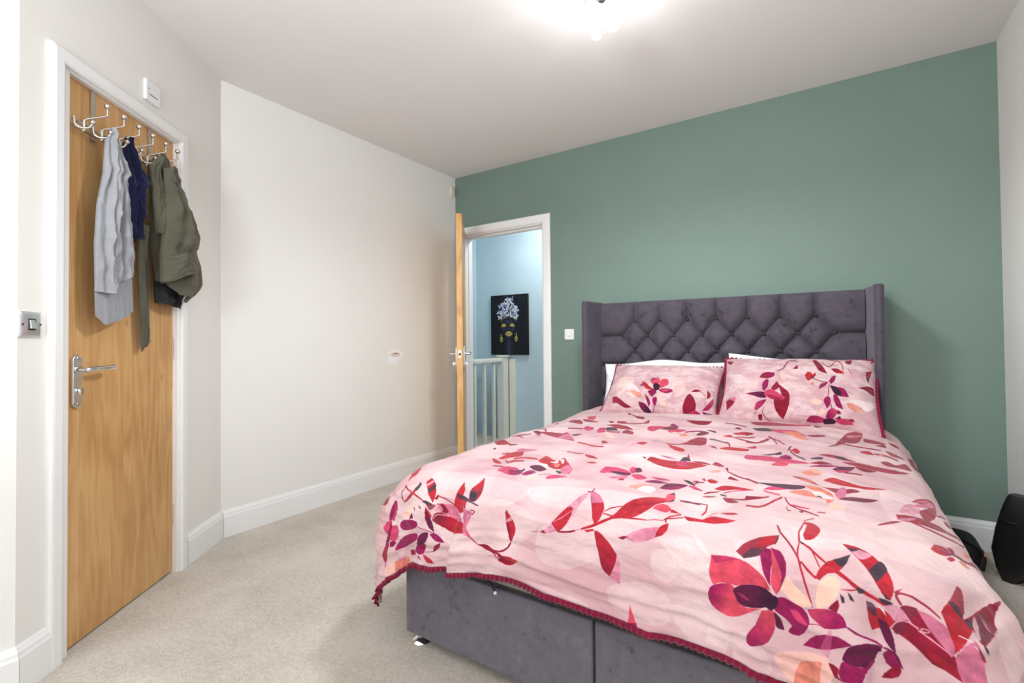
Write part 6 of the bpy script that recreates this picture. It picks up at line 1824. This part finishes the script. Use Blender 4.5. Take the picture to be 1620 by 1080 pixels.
PAL.update({'1': (30, 33, 50), '2': (62, 66, 90), '3': (212, 190, 96), '4': (108, 92, 60), '5': (206, 212, 222), '6': (146, 158, 198), '7': (16, 18, 28), '8': (46, 48, 84)})
lidp = lambda cx: [(cx - 0.078, 0.53), (cx - 0.04, 0.485), (cx + 0.02, 0.476), (cx + 0.075, 0.515), (cx + 0.03, 0.53), (cx - 0.02, 0.536)]
CAN = [pshape('1', [(0.42, 0.70), (0.58, 0.70), (0.62, 1.0), (0.37, 1.0)]), pshape('2', [(0.48, 0.76), (0.525, 0.76), (0.535, 1.0), (0.465, 1.0)], 0.8),
       pshape('1', [(0.29, 0.42), (0.34, 0.37), (0.5, 0.355), (0.64, 0.37), (0.69, 0.43), (0.70, 0.55), (0.66, 0.64), (0.57, 0.71), (0.49, 0.73), (0.41, 0.71), (0.32, 0.64), (0.28, 0.54)])]
for ov in (oval(0.385, 0.57, 0.05, 0.035), oval(0.61, 0.57, 0.05, 0.035), oval(0.497, 0.55, 0.02, 0.05)):
    CAN.append(pshape('8', ov, 0.9))
CAN += [pshape('2', oval(0.49, 0.45, 0.09, 0.035), 0.7), pshape('2', oval(0.49, 0.695, 0.06, 0.018), 0.8), pshape('7', [(0.30, 0.50), (0.36, 0.46), (0.44, 0.48), (0.45, 0.52)], 0.9), pshape('7', [(0.54, 0.50), (0.60, 0.455), (0.67, 0.48), (0.68, 0.52)], 0.9),
        pshape('4', [(0.27, 0.47), (0.28, 0.40), (0.36, 0.35), (0.5, 0.335), (0.63, 0.35), (0.70, 0.41), (0.71, 0.46), (0.66, 0.405), (0.5, 0.375), (0.34, 0.405)]),
        pshape('3', lidp(0.36)), pshape('3', [(1.17 - x, y) for x, y in lidp(0.585)]),
        pshape('3', [(0.39, 0.655), (0.44, 0.62), (0.475, 0.608), (0.5, 0.615), (0.525, 0.606), (0.565, 0.63), (0.6, 0.655), (0.55, 0.685), (0.49, 0.692), (0.43, 0.68)]),
        pshape('4', [(0.40, 0.655), (0.5, 0.648), (0.59, 0.655), (0.5, 0.66)]),
        pshape('3', oval(0.29, 0.745, 0.04, 0.045)), pshape('3', oval(0.695, 0.735, 0.04, 0.045)), pshape('4', oval(0.29, 0.75, 0.02, 0.025)), pshape('4', oval(0.695, 0.74, 0.02, 0.025)),
        pshape('3', [(0.265, 0.655), (0.285, 0.655), (0.30, 0.71), (0.275, 0.71)]), pshape('3', [(0.69, 0.645), (0.71, 0.645), (0.71, 0.70), (0.685, 0.70)])]
rb = random.Random(4)
for (u, v) in ((0.47, 0.085), (0.57, 0.08), (0.40, 0.145), (0.53, 0.135), (0.27, 0.185), (0.35, 0.215), (0.47, 0.2), (0.60, 0.18), (0.68, 0.215), (0.43, 0.26), (0.55, 0.25), (0.24, 0.285),
               (0.33, 0.31), (0.72, 0.275), (0.64, 0.30), (0.41, 0.32), (0.52, 0.32), (0.26, 0.375), (0.71, 0.37), (0.62, 0.35), (0.47, 0.15), (0.66, 0.25), (0.36, 0.26)):
    a = rb.uniform(0, 3.1)
    for s_ in (-1, 1):
        for q_, (ln_, wd_) in ((0.55, (0.046, 0.024)), (-0.55, (0.034, 0.02))):
            b_ = a + q_ * s_ + (0 if s_ > 0 else PI)
            CAN.append(pshape('5' if rb.random() < 0.6 else '6', oval(u + ln_ * 0.8 * math.cos(b_), v + ln_ * 0.6 * math.sin(b_), ln_, wd_ * 0.8, 10, rot=b_)))
    CAN.append(pshape('7' if rb.random() < 0.6 else '4', oval(u, v, 0.006, 0.02, 8, rot=a)))
im_c = paint('canvas_print', (11, 17, 25), CAN, 491, 664, 1.4, 0, 0)
M['canvas_print'] = mat_print('portrait_canvas_print', im_c, 1.0, 1.0)
mb = MB()
mb.add([(PX0 + 0.002, YB - 0.0305, PZ0 + 0.002), (PX1 - 0.002, YB - 0.0305, PZ0 + 0.002), (PX1 - 0.002, YB - 0.0305, PZ1 - 0.002), (PX0 + 0.002, YB - 0.0305, PZ1 - 0.002)], [(0, 1, 2, 3)])
mb.uv = [(0, 1), (1, 1), (1, 0), (0, 0)]
link('portrait_print', mb, M['canvas_print'], pic)

# ------------------------------------------------------------------ bags in the gap by the right wall
bag = thing('black_tote_bag', 'tall black leather bag leaning against the right wall by the bed', 'bag', (0.6, 2.83, 0))
BW, BN = Vector((0.77, -0.64, 0)), Vector((0.64, 0.77, 0))


def B_(a, d, b):        # a along the face, d into the corner, b up
    return Vector((0.0, 2.93, b)) + Vector((a, 0, 0)) * 0 + BW * a + BN * d


bl = [(0.0, 0.578), (0.05, 0.556), (0.13, 0.541), (0.22, 0.556), (0.30, 0.577), (0.355, 0.595), (0.374, 0.606)]
mb = MB()
rows = []
zs = [0.0, 0.012, 0.05, 0.09, 0.13, 0.18, 0.22, 0.26, 0.30, 0.335, 0.36, 0.374]
for b in zs:
    lx = interp([(-z_, x_) for z_, x_ in bl], -b)
    rx = 0.615 + min(b, 0.16) * 0.42
    wd = max(0.03, (rx - lx))
    dp = 0.055 - 0.03 * (b / 0.374) ** 2
    if b == 0:
        dp *= 0.8
    row = []
    for k in range(28):
        t = 2 * PI * k / 28
        cx, cy = math.cos(t), math.sin(t)
        sx = abs(cx) ** 0.4 * (1 if cx > 0 else -1); sy = abs(cy) ** 0.45 * (1 if cy > 0 else -1)
        row.append(Vector((lx, 2.93, b)) + BW * (wd * 0.65 * (1 + sx)) + BN * (dp * (1 + sy)))
    rows.append(row)
mb.grid(rows, closed_u=True); mb.add(rows[0], [tuple(range(28))]); mb.add(rows[-1], [tuple(range(28))])
link('bag_body', mb, M['black_leather'], bag, smooth=True, angle=0.9)
mb = MB()
mb.tube([Vector((0.558, 2.93, 0.262)) + BW * t_ - BN * 0.0015 + Vector((0, 0, 0.02 * t_)) for t_ in (0.03, 0.05, 0.07, 0.085)], 0.0028, 8)
link('pocket_seam', mb, M['black_leather'], bag, smooth=True)

bag2 = thing('black_holdall', 'small black bag on the carpet between the bed and the tall black bag', 'bag', (0.45, 3.02, 0))
mb = MB()
rows = []
for b, f_ in ((0.0, 0.92), (0.03, 1.0), (0.08, 1.0), (0.105, 0.93), (0.122, 0.74), (0.126, 0.55)):
    row = []
    for k in range(24):
        t = 2 * PI * k / 24
        cx, cy = math.cos(t), math.sin(t)
        sx = abs(cx) ** 0.5 * (1 if cx > 0 else -1); sy = abs(cy) ** 0.5 * (1 if cy > 0 else -1)
        p = Vector((0.43 + 0.115 * f_ * sx, 3.09 + 0.135 * f_ * sy, b))
        p += Vector((0.006, 0.006, 0.006 if b > 0 else 0)) * nz3(p.x * 18, p.y * 18, p.z * 18)
        row.append(p)
    rows.append(row)
mb.grid(rows, closed_u=True); mb.add(rows[0], [tuple(range(24))]); mb.add(rows[-1], [tuple(range(24))])
link('bag_body', mb, M['black_cloth'], bag2, smooth=True, angle=0.9, subsurf=1)
mb = MB(); mb.tube(spline([(0.47, 3.0, 0.125), (0.52, 2.965, 0.11), (0.535, 2.95, 0.07), (0.525, 2.94, 0.02)], 5), 0.007, 8)
link('bag_strap', mb, M['black_cloth'], bag2, smooth=True)
mb = MB(); mb.box(0.531, 0.539, 2.937, 2.944, 0.085, 0.1)
link('strap_tab', mb, M['orange'], bag2, bevel=0.001)

# white round stool by the side wall, its rim just in the corner of the picture

stool = thing('round_stool', 'white round stool by the side wall, only its rim in view', 'stool', (-1.19, 0.06, 0))
mb = MB(); mb.lathe([(0.15, 0.37), (0.175, 0.38), (0.18, 0.40), (0.18, 0.43), (0.172, 0.445), (0.15, 0.452), (0.01, 0.455)], (-1.19, 0.06, 0), n=40)
link('seat', mb, M['white_cloth'], stool, smooth=True, angle=0.9)
for k in range(4):
    a = PI / 4 + k * PI / 2
    mb = MB(); mb.tube([(-1.19 + 0.16 * math.cos(a), 0.06 + 0.16 * math.sin(a), 0), (-1.19 + 0.11 * math.cos(a), 0.06 + 0.11 * math.sin(a), 0.38)], [0.014, 0.02], 12)
    link('leg', mb, M['gloss'], stool, smooth=True, angle=0.8)
